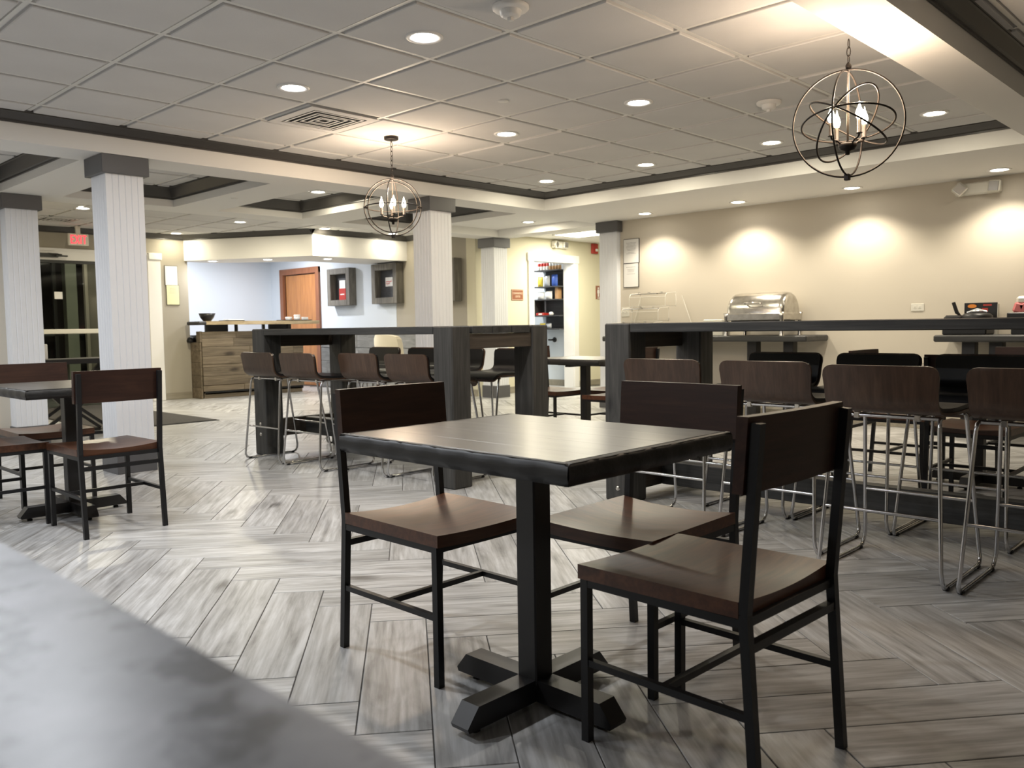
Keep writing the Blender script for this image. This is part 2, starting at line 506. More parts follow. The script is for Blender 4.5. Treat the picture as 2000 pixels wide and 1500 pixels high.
put_attr(plank_me, [tuple(v) for v in pm.v], [0.0]*len(pm.v))
angU = math.atan2(U.y, U.x); angV = math.atan2(Vv.y, Vv.x)
for t in planks[:298]:
    link_mesh('floor_plank', plank_me, None, floor, (t[3].x, t[3].y, 0), angV if t[2] == 0 else angU)
rest = MB(); pcs = []; rn = []
for t in planks[298:]:
    ang = angV if t[2] == 0 else angU
    Mx = Matrix.Translation((t[3].x, t[3].y, 0)) @ Matrix.Rotation(ang, 4, 'Z')
    n0 = len(rest.v)
    L_, W_ = PL/2-g, PW/2-g; b_ = .0012
    loc = [(-L_,-W_,-.006),(L_,-W_,-.006),(L_,W_,-.006),(-L_,W_,-.006),(-L_,-W_,-b_),(L_,-W_,-b_),(L_,W_,-b_),(-L_,W_,-b_),(-L_+b_,-W_+b_,0),(L_-b_,-W_+b_,0),(L_-b_,W_-b_,0),(-L_+b_,W_-b_,0)]
    rest.add([Mx @ Vector(p) for p in loc], [(0,1,5,4),(1,2,6,5),(2,3,7,6),(3,0,4,7),(4,5,9,8),(5,6,10,9),(6,7,11,10),(7,4,8,11),(8,9,10,11)])
    off = random.random()*37
    pcs += [(p[0]+off, p[1]+off, p[2]+off) for p in loc]; rn += [random.random()]*12
ro = rest.build('distant_floor_planks', M_plank, floor); put_attr(ro.data, pcs, rn); ro['kind'] = 'stuff'

# ------------------------------------------------------------------ ceiling: beams and soffits
ce = MB(); T = C+.10
ce.box(XL, YB, ZS, 9.03, 6.75, T)                     # beam over the columns
ce.box(XB, YN, ZS, XR+.18, YB, T)                     # soffit along the right wall
ce.box(XL, 1.33, ZS, XB, 1.60, T)                     # beam crossing near the lamp
for x0, x1 in ((XL, 1.36), (2.40, 2.91), (3.985, 4.46), (5.505, 6.05), (7.12, 7.32)):
    ce.box(x0, 6.75, ZS, x1, 8.66, T)
ce.box(7.32, 6.75, 2.43, 8.74, 8.66, T)               # shallow raised panel
ce.box(XL, 8.66, ZS, 9.03, 9.05, T)
ce.box(8.74, 6.75, ZS, 9.03, 8.66, T)
ce.box(9.03, 5.2, 2.455, 13.0, YH, T)                 # hall ceiling
ce.box(9.9, YH, 2.455, 11.3, 11.6, T)                 # pantry ceiling
ceiling = structure(ce, 'ceiling', M_beam)
pl_ = MB()                                            # dark void above the tile grid
pl_.box(XL, YN, C+.03, XB, YB, C+.06); pl_.box(-.6, 6.7, C+.03, 7.2, 8.7, C+.06); pl_.box(2.3, 9.0, C+.03, XE+.05, YA, C+.06)
pl_.build('ceiling_void', M_void, ceiling)
S = .6096; LX, LY = 3.1444, 3.0111
grid = MB(); n_t = 0
def tiled(x0, x1, y0, y1, key, skip=()):
    """lay-in tiles with stepped edges between T bars"""
    xs = [x0]; k = math.ceil((x0-LX)/S+.02)
    while LX+k*S < x1-.02: xs.append(LX+k*S); k += 1
    xs.append(x1)
    ys = [y0]; k = math.ceil((y0-LY)/S+.02)
    while LY+k*S < y1-.02: ys.append(LY+k*S); k += 1
    ys.append(y1)
    for x in xs[1:-1]: grid.box(x-.012, y0, C-.001, x+.012, y1, C+.02)
    for y in ys[1:-1]: grid.box(x0, y-.012, C-.0014, x1, y+.012, C+.02)
    grid.box(x0, y0, C-.0006, x0+.02, y1, C+.02); grid.box(x1-.02, y0, C-.0006, x1, y1, C+.02)
    grid.box(x0, y0, C-.0006, x1, y0+.02, C+.02); grid.box(x0, y1-.02, C-.0006, x1, y1, C+.02)
    for i in range(len(xs)-1):
        for j in range(len(ys)-1):
            w, h = xs[i+1]-xs[i], ys[j+1]-ys[j]
            if w < .07 or h < .07: continue
            kk = (round(w, 3), round(h, 3))
            if kk not in TILE:
                t = MB(); gx = .026
                t.cbox(-w/2+gx, -h/2+gx, -.009, w/2-gx, h/2-gx, .02, .004)
                t.box(-w/2+.010, -h/2+.010, .009, w/2-.010, h/2-.010, .018)
                TILE[kk] = t.mesh('tile', M_tile)
            link_mesh('ceiling_tile', TILE[kk], None, ceiling, ((xs[i]+xs[i+1])/2, (ys[j]+ys[j+1])/2, C))
TILE = {}
tiled(-1.2, XB, 1.60, YB, 'main')
tiled(2.0, XB, -.3, 1.33, 'near')
for x0, x1 in ((1.36, 2.40), (2.91, 3.985), (4.46, 5.505), (6.05, 7.12)): tiled(x0, x1, 6.75, 8.66, 'tray')
tiled(2.6, XE, 9.05, YE, 'far')
grid.build('ceiling_grid', M_grid, ceiling)
cl = MB()                                             # plain parts of the ceiling out of view
cl.box(XL, YN, C, 2.0, 1.33, C+.02); cl.box(2.0, YN, C, XB, -.3, C+.02); cl.box(XL, 1.60, C, -1.2, YB, C+.02); cl.box(6.0, YE, C, XE, YA, C+.02)
cl.build('plain_ceiling_panel', M_tile, ceiling)

# crown mouldings
def crown(mb, x0, y0, x1, y1, nx, ny, zt=C, h=.068, p=.10):
    """moulding along a line; (nx,ny) points into the room"""
    prof = [(0, zt-h), (.014, zt-h), (.014, zt-h+.012), (.03, zt-h+.018), (p*.78, zt-.02), (p*.86, zt-.016), (p*.86, zt-.010), (p, zt-.008), (p, zt-.0015), (0, zt-.0015)]
    A = []; B = []
    L_ = math.hypot(x1-x0, y1-y0); tx, ty = (x1-x0)/L_, (y1-y0)/L_
    for (d, z) in prof:
        A.append((x0+nx*d+tx*d*cm[0], y0+ny*d+ty*d*cm[0], z)); B.append((x1+nx*d-tx*d*cm[1], y1+ny*d-ty*d*cm[1], z))
    n = len(prof)
    fs = [(i, (i+1) % n, (i+1) % n+n, i+n) for i in range(n)]
    mb.add(A+B, fs)
cm = (1, 1)
k = 1
def crown_rect(x0, x1, y0, y1):
    mb = MB(); h = .122 if x1-x0 < 1.5 else .072
    crown(mb, x0, y1, x1, y1, 0, -1, h=h); crown(mb, x1, y1, x1, y0, -1, 0, h=h); crown(mb, x1, y0, x0, y0, 0, 1, h=h); crown(mb, x0, y0, x0, y1, 1, 0, h=h)
    return mb
k = 1
for r in ((XL, XB, 1.60, YB), (XL, XB, YN, 1.33), (1.36, 2.40, 6.75, 8.66), (2.91, 3.985, 6.75, 8.66), (4.46, 5.505, 6.75, 8.66), (6.05, 7.12, 6.75, 8.66)):
    structure(crown_rect(*r), 'trim_%d' % k, M_grey); k += 1
# reception soffit (box over the desk) and crown of the far room
sof = [(6.03, YE+.3), (6.03, 12.72), (7.30, 11.45), (7.74, 10.86), (XE, 10.86), (XE, 11.5), (7.9, 11.5), (6.6, 13.0), (6.6, YE+.3)]
sof = [(6.00, YE+.12), (6.00, 12.74), (7.03, 10.80), (XE, 10.80), (XE, 11.75), (7.55, 11.75), (6.55, YE+.12)]
sb = MB(); sb.prism(sof, 'z', 2.125, T); structure(sb, 'trim_%d' % k, M_beam); k += 1
cm = (0, 0)
fc = MB()
crown(fc, 2.6, YE, 6.0, YE, 0, -1, h=.085)
dx, dy = 7.03-6.00, 10.80-12.74; L_ = math.hypot(dx, dy)
crown(fc, 6.00, 12.74, 7.03, 10.80, dy/L_, -dx/L_, h=.085)
crown(fc, 7.03, 10.80, XE, 10.80, 0, -1, h=.085)
crown(fc, XE, 10.80, XE, 9.05, -1, 0, h=.085)
structure(fc, 'trim_%d' % k, M_grey); k += 1
fc = MB()
crown(fc, 6.05, YA, XE, YA, 0, -1, h=.10); crown(fc, XE, YA, XE, 11.75, -1, 0, h=.10)
structure(fc, 'trim_%d' % k, M_grey); k += 1

# ------------------------------------------------------------------ walls
w = MB(); w.box(XR, YN-.1, 0, XR+.12, 6.66, C+.1); structure(w, 'wall_right', M_wall)
w = MB(); w.box(XL-.1, YN-.1, 0, 13.1, YN, C+.1); structure(w, 'wall_behind', M_wall)
w = MB(); w.box(XL-.1, YN, 0, XL, 9.1, C+.1); structure(w, 'wall_left', M_wall)
w = MB(); w.box(XL, 8.92, 0, 2.47, 9.05, ZS+.05); w.box(2.47, 9.05, 0, 2.6, YE, C+.1); structure(w, 'wall_near_left', M_wall)
w = MB(); w.box(XE, YH+.2, 0, XE+.12, 10.8, C+.1); w.box(XE, 10.8, 0, XE+.12, 13.29, C+.1); w.box(XE, 13.29, 2.175, XE+.12, 14.62, C+.1); w.box(XE, 14.62, 0, XE+.12, YA+.1, C+.1)
w.build('x', M_wall_taupe)
o = bpy.data.objects['x']; o.name = 'wall_far_right'; tag(o, kind='structure')
w = MB(); w.box(XE-.004, 11.10, 0, XE, 13.29, C); w.box(XE-.004, 13.29, 2.175, XE, 14.62, C); w.box(XE-.004, 14.62, 0, XE, YA, C); w.build('blue_paint_layer', M_wall_blue, o)
w = MB(); w.box(5.93, YA, 0, XE+.1, YA+.12, C+.1); w.box(5.93, YE+.12, 0, 6.05, YA, C+.1); structure(w, 'wall_alcove', M_wall_blue)
# entrance wall with the door opening X 3.6 .. 5.42
w = MB(); w.box(2.6, YE, 2.22, 5.60, YE+.12, C+.1); w.box(5.60, YE, 0, 6.05, YE+.12, C+.1); w.box(2.6, YE, 0, 3.2, YE+.12, 2.22)
structure(w, 'wall_entrance', M_wall_taupe)
# hall wall with the pantry doorway X 10.07 .. 11.03 (opening), height 2.10
w = MB(); w.box(XE-.0, YH, 0, 10.05, YH+.20, C+.1); w.box(11.06, YH, 0, 13.1, YH+.20, C+.1); w.box(10.05, YH, 2.10, 11.06, YH+.20, C+.1)
structure(w, 'wall_hall', M_wall_yellow)
w = MB(); w.box(11.22, YH+.2, 0, 11.32, 11.7, C+.1); w.box(9.85, YH+.2, 0, 9.95, 11.7, C+.1); w.box(9.85, 11.6, 0, 11.32, 11.7, C+.1)
structure(w, 'wall_pantry', M_wall_blue)
w = MB(); w.box(13.0, 5.2, 0, 13.1, YH, C+.1); w.box(XR+.12, 5.2, 0, 13.1, 5.3, C+.1); structure(w, 'wall_hall_end', M_wall_yellow)
# baseboards
def baseboard(name, segs):
    mb = MB()
    for x0, y0, x1, y1 in segs: mb.cbox(x0, y0, 0, x1, y1, .105, .003)
    return structure(mb, name, M_base)
baseboard('baseboard_right', [(XR-.012, YN, XR, 6.38)])
baseboard('baseboard_entrance', [(5.62, YE-.012, 6.04, YE)])
baseboard('baseboard_hall', [(9.03, YH-.012, 9.94, YH), (11.17, YH-.012, 13.0, YH)])
baseboard('baseboard_pantry', [(11.208, YH+.2, 11.22, 11.6)])
baseboard('baseboard_far_right', [(XE-.016, 9.2, XE-.004, 9.5)])

# columns: bead board shafts, grey cap and plinth
def column(x, y, label, w_=.295, capz=ZS, d=None):
    t = thing('column', label, 'column', (x+w_/2, y+w_/2, 0), 0)
    t['kind'] = 'structure'
    h = w_/2-.012; pts = []
    nb = 6; gw = .0045; gd = .004
    for sx, sy, tx, ty in ((0,-1,1,0),(1,0,0,1),(0,1,-1,0),(-1,0,0,-1)):
        for i in range(nb):
            a = -h+2*h*i/nb; b = -h+2*h*(i+1)/nb
            for q, dd in (((a+gw if i else a), 0), (b-gw if i < nb-1 else b, 0)):
                if i < nb-1 or q != b: pts.append((sx*(h-dd)+tx*q, sy*(h-dd)+ty*q))
            if i < nb-1: pts.append((sx*(h-gd)+tx*b, sy*(h-gd)+ty*b))
    mb = MB(); mb.prism(pts, 'z', .17, capz-.13); mb.build('shaft', M_colwhite, t)
    mb = MB(); c_ = w_/2+.022; mb.cbox(-c_, -c_, capz-.135, c_, c_, capz-.001, .003); mb.build('cap', M_greycap, t)
    mb = MB(); p_ = w_/2; mb.cbox(-p_, -p_, 0, p_, p_, .18, .003); mb.build('plinth', M_greycap, t)
    return t
column(2.436, 6.387, 'white grooved column with grey cap, nearest on the left')
column(2.436, 8.745, 'white grooved column behind and left of the nearest one')
column(5.51, 6.387, 'white grooved column behind the smaller lamp and left bar table')
column(8.738, 8.745, 'white grooved column left of the bright pantry doorway')
column(8.53, 6.387, 'white grooved column at the left end of the right wall')

# ------------------------------------------------------------------ lamps
def spot(parent, power, col, size=math.radians(140), blend=.7, z=-.02, rad=.05):
    ld = bpy.data.lights.new('lamp_light', 'SPOT'); ld.energy = power; ld.color = col
    ld.spot_size = size; ld.spot_blend = blend; ld.shadow_soft_size = rad
    lo = bpy.data.objects.new('lamp_light', ld); COL.objects.link(lo); lo.parent = parent; lo.location = (0, 0, z)
    return lo
tr = MB(); tr.lathe([(.066, .004), (.070, -.004), (.090, -.007), (.096, -.002), (.096, .002)], 28)
ME_ring = tr.mesh('trim_ring', M_white)
lz = MB(); lz.lathe([(.0001, -.006), (.045, -.005), (.067, .001), (.067, .004)], 28)
ME_lens = lz.mesh('lens', M_lens)
lz = MB(); lz.lathe([(.0001, -.006), (.045, -.005), (.067, .001), (.067, .004)], 28)
ME_lensd = lz.mesh('lens_cool', M_lensd)
def disk(parent, power, col):
    ld = bpy.data.lights.new('lamp_light', 'AREA'); ld.shape = 'DISK'; ld.size = .12; ld.energy = power*.155; ld.color = col
    lo = bpy.data.objects.new('lamp_light', ld); COL.objects.link(lo); lo.parent = parent; lo.location = (0, 0, -.012)
def downlight(x, y, z, power, col, label, group, lens=None, size=0, blend=.7):
    t = thing('recessed_downlight', label, 'ceiling light', (x, y, z), 0, group)
    link_mesh('trim_ring', ME_ring, None, t); link_mesh('lens', lens or ME_lens, None, t)
    if size: spot(t, power, col, math.radians(size), blend)
    else: disk(t, power, col)
    return t
G1 = 'downlights in the tiled main ceiling'
ZT = C-.010
for (x, y, lab, cc, pw) in (
    (2.875, 3.35, 'largest recessed ceiling light, at the top, white round lens', C_MAIN, 1.0),
    (2.885, 4.585, 'recessed ceiling light just above the black air vent', C_MAIN, 1.0),
    (4.72, 3.35, 'recessed ceiling light above right of centre, between the two hanging lamps', C_MAIN, .8),
    (4.73, 4.58, 'recessed ceiling light just right of the smaller hanging lamp canopy', C_MAIN, .8),
    (6.55, 5.785, 'recessed ceiling light nearest the far corner of the tiled tray', C_FAR, .8),
    (6.58, 4.59, 'recessed ceiling light second along the right edge of the tiled tray', C_FAR, .8),
    (6.56, 3.34, 'recessed ceiling light left of the large hanging globe lamp', C_FAR, .7),
    (6.52, 2.08, 'recessed ceiling light right of the large hanging globe lamp', C_FAR, .5)):
    downlight(x, y, ZT, P_MAIN*pw, cc, lab, G1, ME_lensd if cc == C_MAIN else ME_lens)
G2 = 'downlights washing the right wall'
for (x, y, lab) in (
    (8.26, 5.78, 'soffit light by the right wall, leftmost, next to the grey capped column'),
    (8.26, 4.585, 'soffit light by the right wall, above the steel chafing dish'),
    (8.26, 3.37, 'soffit light by the right wall, under the large globe lamp'),
    (8.26, 2.10, 'soffit light by the right wall, above the emergency light')):
    downlight(x, y, ZS-.001, P_WASH, C_WASH, lab, G2, size=126, blend=.6)
G3 = 'downlights of the far rooms'
for (x, y, z, lab, pw) in (
    (3.80, 10.65, ZT, 'far ceiling light left of the nearest white column', 1),
    (5.20, 7.85, ZT, 'ceiling light inside the small dark edged tray left of the smaller lamp', .2),
    (5.83, 10.69, ZT, 'far ceiling light in the tiled field, left of the middle one', 1.15),
    (7.14, 10.63, ZT, 'far ceiling light seen left of the smaller lamp, just above the dark moulding', .38),
    (5.78, 12.52, ZT, 'far ceiling light touching the dark moulding by the entrance', .18),
    (8.35, 10.58, ZT, 'far ceiling light seen just below the smaller hanging lamp', .15),
    (8.40, 7.75, 2.429, 'ceiling light in the plain raised panel right of the smaller lamp column', .4)):
    downlight(x, y, z, P_FAR*pw, C_FAR, lab, G3)
G4 = 'downlights under the reception soffit'
for (x, y, lab) in ((6.33, 12.50, 'soffit light over the left end of the reception desk'), (6.86, 11.78, 'soffit light over the middle of the reception desk'),
                    (7.52, 11.15, 'soffit light right of the other two over the reception desk')):
    downlight(x, y, 2.1235, P_DESK*.35, C_DESK, lab, G4, ME_lensd)
# lamps out of frame that the room shows the light of
G5 = 'downlights outside the picture'
for (x, y, c_, p_) in ((1.04, 3.35, C_COOL, 1.0), (1.04, 4.58, C_COOL, .8), (-.8, 3.35, C_COOL, .9), (-.8, 4.6, C_COOL, .6), (.3, 7.6, C_COOL, 1.2), (1.1, 7.6, C_COOL, .8)):
    where = {(1.04, 3.35): 'just above the top left corner', (1.04, 4.58): 'left of the top left corner', (-.8, 3.35): 'far left, nearer the camera', (-.8, 4.6): 'far left, before the beam', (.3, 7.6): 'beyond the beam, far left', (1.1, 7.6): 'beyond the beam, left'}[(x, y)]
    z_ = ZS-.001 if y > YB else ZT
    downlight(x, y, z_, P_COOL*p_, c_, 'recessed ceiling light out of view, '+where, G5, ME_lensd)
t = downlight(6.75, 14.3, ZT, P_DESK*.55, C_DESK, 'unseen fill light added for the left wall of the reception alcove', 'added alcove fill lights', ME_lensd)  # unseen lamp, added to put brightness on the alcove walls
t = downlight(7.8, 13.4, ZT, P_DESK*1.7, C_DESK, 'unseen fill light added inside the reception alcove', 'added alcove fill lights', ME_lensd)  # another added lamp, not seen, lifting the alcove and its right wall
t = downlight(-.75, .75, ZT, 7, C_COOL, 'unseen fill light added to brighten the stone counter', 'added counter fill lights', ME_lensd, size=96, blend=1.0)  # unseen lamp added with a narrow cone to light only the counter
t = downlight(4.9, 13.7, 2.348, 10, C_FAR, 'unseen fill light added in the vestibule behind the glass doors', 'added vestibule fill lights')  # small unseen lamp added so the strips behind the glass show
t = downlight(10.6, 10.3, 2.454, P_DESK*.8, (1, .98, .93), 'recessed ceiling light inside the pantry', 'pantry downlights', ME_lensd)
# hall light panel
t = thing('ceiling_light_panel', 'rectangular bright light panel in the hall ceiling by the pantry', 'ceiling light', (10.35, 8.15, 2.454))
mb = MB(); mb.box(-.31, -.61, -.006, .31, -.59, .004); mb.box(-.31, .59, -.006, .31, .61, .004); mb.box(-.31, -.61, -.006, -.29, .61, .004); mb.box(.29, -.61, -.006, .31, .61, .004)
mb.build('frame', M_white, t)
mb = MB(); mb.box(-.29, -.59, -.003, .29, .59, .002); mb.build('diffuser', M_troffer, t)
ld = bpy.data.lights.new('panel_light', 'AREA'); ld.shape = 'RECTANGLE'; ld.size = .55; ld.size_y = 1.15; ld.energy = 42; ld.color = (1, .94, .76)
lo = bpy.data.objects.new('panel_light', ld); COL.objects.link(lo); lo.parent = t; lo.location = (0, 0, -.012)

# hanging globe lamps
def globe_lamp(x, y, zc, ztop, R_, label, rot, tilts, canopy=True, knobs=False):
    t = thing('globe_pendant_lamp', label, 'hanging lamp', (x, y, zc), rot, None)
    def ring(r, M, name='ring', th_=.0045):
        n = 56; mb = MB()
        mb.tube([M @ Vector((r*math.cos(2*PI*i/n), 0, r*math.sin(2*PI*i/n))) for i in range(n)], th_, 6, closed=True)
        mb.build(name, M_bronze, t)
    for (r, rz_, tilt, roll) in tilts:
        Mx = Matrix.Rotation(rz_, 3, 'Z') @ Matrix.Rotation(roll, 3, 'Y') @ Matrix.Rotation(tilt, 3, 'X')
        ring(R_*r, Mx)
    if knobs:
        for sg in (-1, 1):
            e = Matrix.Rotation(tilts[0][1], 3, 'Z') @ Vector((sg*R_, 0, 0))
            mb = MB(); mb.tube([e*.86, e*1.03], .0075, 8); mb.build('ring_pin', M_bronze, t)
    # stem, collar, finial
    mb = MB(); mb.lathe([(.005, R_*-.42), (.005, R_), (.012, R_), (.014, R_+.02), (.006, R_+.035)], 12); mb.build('stem', M_bronze, t)
    mb = MB(); mb.cbox(-.012, -.012, -R_-.018, .012, .012, -R_+.012, .003); mb.build('finial', M_bronze, t)
    mb = MB(); mb.lathe([(.0001, -R_*.52-.018), (.010, -R_*.52-.016), (.011, -R_*.52), (.030, -R_*.50), (.040, -R_*.44), (.041, -R_*.385), (.034, -R_*.375), (.0001, -R_*.375)], 18); mb.build('hub', M_bronze, t)
    for i in range(4):
        a = PI/4+i*PI/2+.2; ca, sa = math.cos(a), math.sin(a)
        P = [(r_*ca, r_*sa, z_) for r_, z_ in ((.03, -R_*.40), (.045, -R_*.36), (.055, -R_*.33), (.072, -R_*.325), (.083, -R_*.30), (.086, -R_*.25))]
        mb = MB(); mb.tube(P, .0045, 6); arm = mb.build('arm', M_bronze, t)
        mb = MB(); mb.lathe([(.013, -R_*.26), (.015, -R_*.25), (.0095, -R_*.24), (.0095, .0), (.0001, .001)], 12, (.086*ca, .086*sa, 0)); mb.build('candle_sleeve', M_bronze, arm)
        mb = MB(); mb.lathe([(.008, 0), (.0145, .012), (.0165, .026), (.013, .042), (.007, .056), (.003, .068), (.0008, .080)], 12, (.086*ca, .086*sa, 0)); mb.build('flame_bulb', M_bulb, arm)
        ld = bpy.data.lights.new('bulb_light', 'POINT'); ld.energy = P_BULB; ld.color = C_BULB; ld.shadow_soft_size = .035
        lo = bpy.data.objects.new('bulb_light', ld); COL.objects.link(lo); lo.parent = t; lo.location = (.086*ca, .086*sa, .11)
    # chain
    z0 = R_+.03; z1 = ztop-zc-(.005 if canopy else .0); nl = max(3, int((z1-z0)/.034)); ch = MB()
    for i in range(nl):
        zc_ = z0+(i+.5)*(z1-z0)/nl; hl = (z1-z0)/nl*.62; al = (i % 2)*PI/2
        ch.tube([(math.cos(al)*.0085*math.cos(2*PI*j/12), math.sin(al)*.0085*math.cos(2*PI*j/12), zc_+hl*math.sin(2*PI*j/12)) for j in range(12)], .0022, 5, closed=True)
    ch.build('chain', M_bronze, t)
    if canopy:
        mb = MB(); mb.lathe([(.0001, z1-.020), (.05, z1-.020), (.055, z1-.016), (.055, z1+.004), (.0001, z1+.004)], 24); mb.build('canopy', M_bronze, t)
    return t
globe_lamp(4.148, 5.248, 1.978, C-.008, .218, 'smaller hanging globe lamp of bronze rings, in front of the middle column', .0,
           [(1, -.668, 0, 0), (.88, -.50, .25, .1), (.97, .70, 0, 0), (.97, -.668, PI/2-.03, 0)], knobs=True)
globe_lamp(3.941, 1.631, 1.955, ZS, .240, 'large hanging globe lamp of thin bronze rings, upper right', .0,
           [(1, -1.18, .05, 0), (.97, .11, 0, 0), (.84, -1.18, 1.36, -.05), (.80, -1.18, 1.20, -.90), (.80, -1.18, 1.52, .53)], canopy=False)

# ------------------------------------------------------------------ ceiling fittings
t = thing('ceiling_air_vent', 'square stepped air vent in a ceiling tile, upper left', 'vent', (3.47, 5.14, C-.0135))
mb = MB(); mb.box(-.27, -.27, .002, .27, .27, .004); mb.build('backing', M_night, t)
for i, h_ in enumerate((.20, .16, .12, .08, .045)):
    mb = MB(); zz = -.004-.003*(i % 2); a = h_; b = h_-.013
    for sg in (1, -1):
        mb.box(-a, sg*a, zz, a, sg*b, zz+.003); mb.box(sg*a, -b, zz, sg*b, b, zz+.003)
    mb.build('louvre', M_white, t)
mb = MB()
for sg in (1, -1):
    mb.box(-.28, sg*.28, -.004, .28, sg*.215, .001); mb.box(sg*.28, -.215, -.004, sg*.215, .215, .001)
mb.build('frame', M_tile, t)
dup(bpy.data.objects['ceiling_air_vent'], (3.92, 11.9, C-.0135), 0, 'stepped air vent in the far ceiling above the exit sign')
def detector(x, y, z, label, r=.07):
    t = thing('smoke_detector', label, 'detector', (x, y, z))
    mb = MB(); mb.lathe([(r, 0), (r, -.012), (r*.9, -.02), (.0001, -.02)], 24); mb.build('base', M_white, t)
    mb = MB(); mb.lathe([(r*.6, -.02), (r*.55, -.042), (r*.4, -.05), (.0001, -.05)], 20); mb.build('sensor_cap', M_white, t)
    mb = MB(); mb.cbox(-.012, -.012, -.066, .012, .012, -.05, .002); mb.build('sensor', M_grid, t)
detector(2.89, 2.76, ZT, 'round white smoke detector at the top edge, centre', .085)
detector(5.35, 2.745, ZT, 'white smoke detector left of the large globe lamp', .08)
def capdisc(x, y, z, label):
    mb = MB(); mb.lathe([(.034, .001), (.034, -.004), (.03, -.006), (.0001, -.006)], 20, (0, 0, 0))
    tag(mb.build('sprinkler_cover', M_grid, None, (x, y, z)), label, 'sprinkler cover', 'sprinkler covers')
capdisc(4.034, 3.93, ZT, 'flat round sprinkler cover between the two nearest ceiling lights')
capdisc(7.0, 3.88, ZT, 'flat round sprinkler cover by the dark moulding, left of the large globe lamp')
capdisc(4.16, 7.72, ZS, 'flat round sprinkler cover on the beam left of the smaller lamp')
capdisc(7.0, 9.6, ZT, 'flat round sprinkler cover right of the middle column')
capdisc(6.4, 11.6, ZT, 'flat round sprinkler cover just above the far dark moulding')

# ------------------------------------------------------------------ doors
# glazed entrance
d = MB(); y = YE
d.cbox(5.42, y-.03, 0, 5.62, y+.06, 2.20, .006); d.cbox(5.44, y-.045, 2.12, 5.64, y+.02, 2.22, .006); d.cbox(5.36, y-.02, 0, 5.42, y+.05, 2.12, .004)
d.box(3.2, y-.01, 2.06, 5.42, y+.05, 2.22); d.box(3.2, y-.03, 2.185, 5.42, y-.01, 2.22)
door = structure(d, 'door_1', M_white)
mb = MB(); mb.box(3.2, y+.02, 0, 5.36, y+.026, 2.06); mb.build('pane', M_glass, door)
mb = MB(); mb.cbox(3.2, y-.03, 1.035, 5.36, y-.002, 1.10, .008); mb.build('push_bar', M_plastic, door)
mb = MB(); mb.box(3.2, y+.0, 2.02, 5.36, y+.05, 2.06)
mb.build('stile', M_frame, door)
mb = MB(); mb.cbox(3.85, y-.08, 2.09, 4.18, y-.03, 2.145, .004); mb.cbox(4.12, y-.17, 2.095, 4.27, y-.13, 2.115, .003); mb.bar((4.05, y-.06, 2.14), (4.2, y-.15, 2.12), .02); mb.build('door_closer', M_frame, door)
mb = MB(); mb.cbox(4.13, y+.010, 1.52, 4.235, y+.018, 1.62, .002); mb.build('notice_sticker', M_paper, door)
# vestibule behind the glass
v = MB(); v.box(2.7, y+.12, 0, 2.8, 15.4, 2.4); v.box(5.75, y+.12, 0, 5.85, 15.4, 2.4); v.box(2.7, y+.12, 2.35, 5.93, 15.4, 2.45)
structure(v, 'wall_vestibule', M_wall_taupe)
v = MB(); v.box(2.8, 15.2, -.05, 5.75, 15.3, 2.4); structure(v, 'window_1', M_night)
wd = bpy.data.objects['window_1']
mb = MB()
for x_ in (4.70, 4.97, 5.5): mb.box(x_, 14.6, 0, x_+.05, 14.66, 2.3)
mb.box(2.8, 14.6, 1.0, 5.75, 14.66, 1.04); mb.build('outer_frame', M_frame, wd)
mb = MB(); mb.box(4.79, 14.3, 0, 4.955, 14.45, 2.35); mb.build('pale_post', M_palegreen, wd)
mb = MB(); mb.box(5.12, 14.35, 0, 5.45, 14.40, 2.35); mb.build('grey_panel', M_wall_taupe, wd)
mb = MB(); mb.cbox(5.04, 14.2, 0, 5.09, 14.28, 2.3, .004); mb.build('pale_jamb', M_wall, wd)
mb = MB(); mb.tube([(5.50, 14.0, .8), (5.50, 14.0, 1.45)], .012, 8); mb.build('pull_handle', M_steel, wd)
# exit sign hanging from the far ceiling
t = thing('exit_sign', 'white exit sign with red lit letters hanging from the ceiling', 'exit sign', (4.36, 12.45, 2.325), 0)
SC = .80
mb = MB(); mb.cbox(-.165*SC, -.02, -.10*SC, .165*SC, .02, .10*SC, .006); mb.build('housing', M_plastic, t)
mb = MB(); mb.cbox(-.03, -.018, .10*SC, .03, .018, C-2.325-.01, .004); mb.build('bracket', M_plastic, t)
h_ = .058; yb_ = -.0215; sw = .0155
def strokes(nm, segs, x_):
    mb_ = MB()
    for p0, p1 in segs: mb_.bar((x_+p0[0], yb_, p0[1]), (x_+p1[0], yb_, p1[1]), sw, .002, (0, 1, 0))
    mb_.build(nm, M_redtext, t)
strokes('letter', [((0, -h_), (0, h_)), ((0, h_-sw/2), (.040, h_-sw/2)), ((0, 0), (.034, 0)), ((0, -h_+sw/2), (.040, -h_+sw/2))], -.095)
strokes('letter', [((-.024, -h_), (.024, h_)), ((-.024, h_), (.024, -h_))], -.018)
strokes('letter', [((0, -h_), (0, h_))], .030)
strokes('letter', [((0, -h_), (0, h_)), ((-.026, h_-sw/2), (.026, h_-sw/2))], .078)
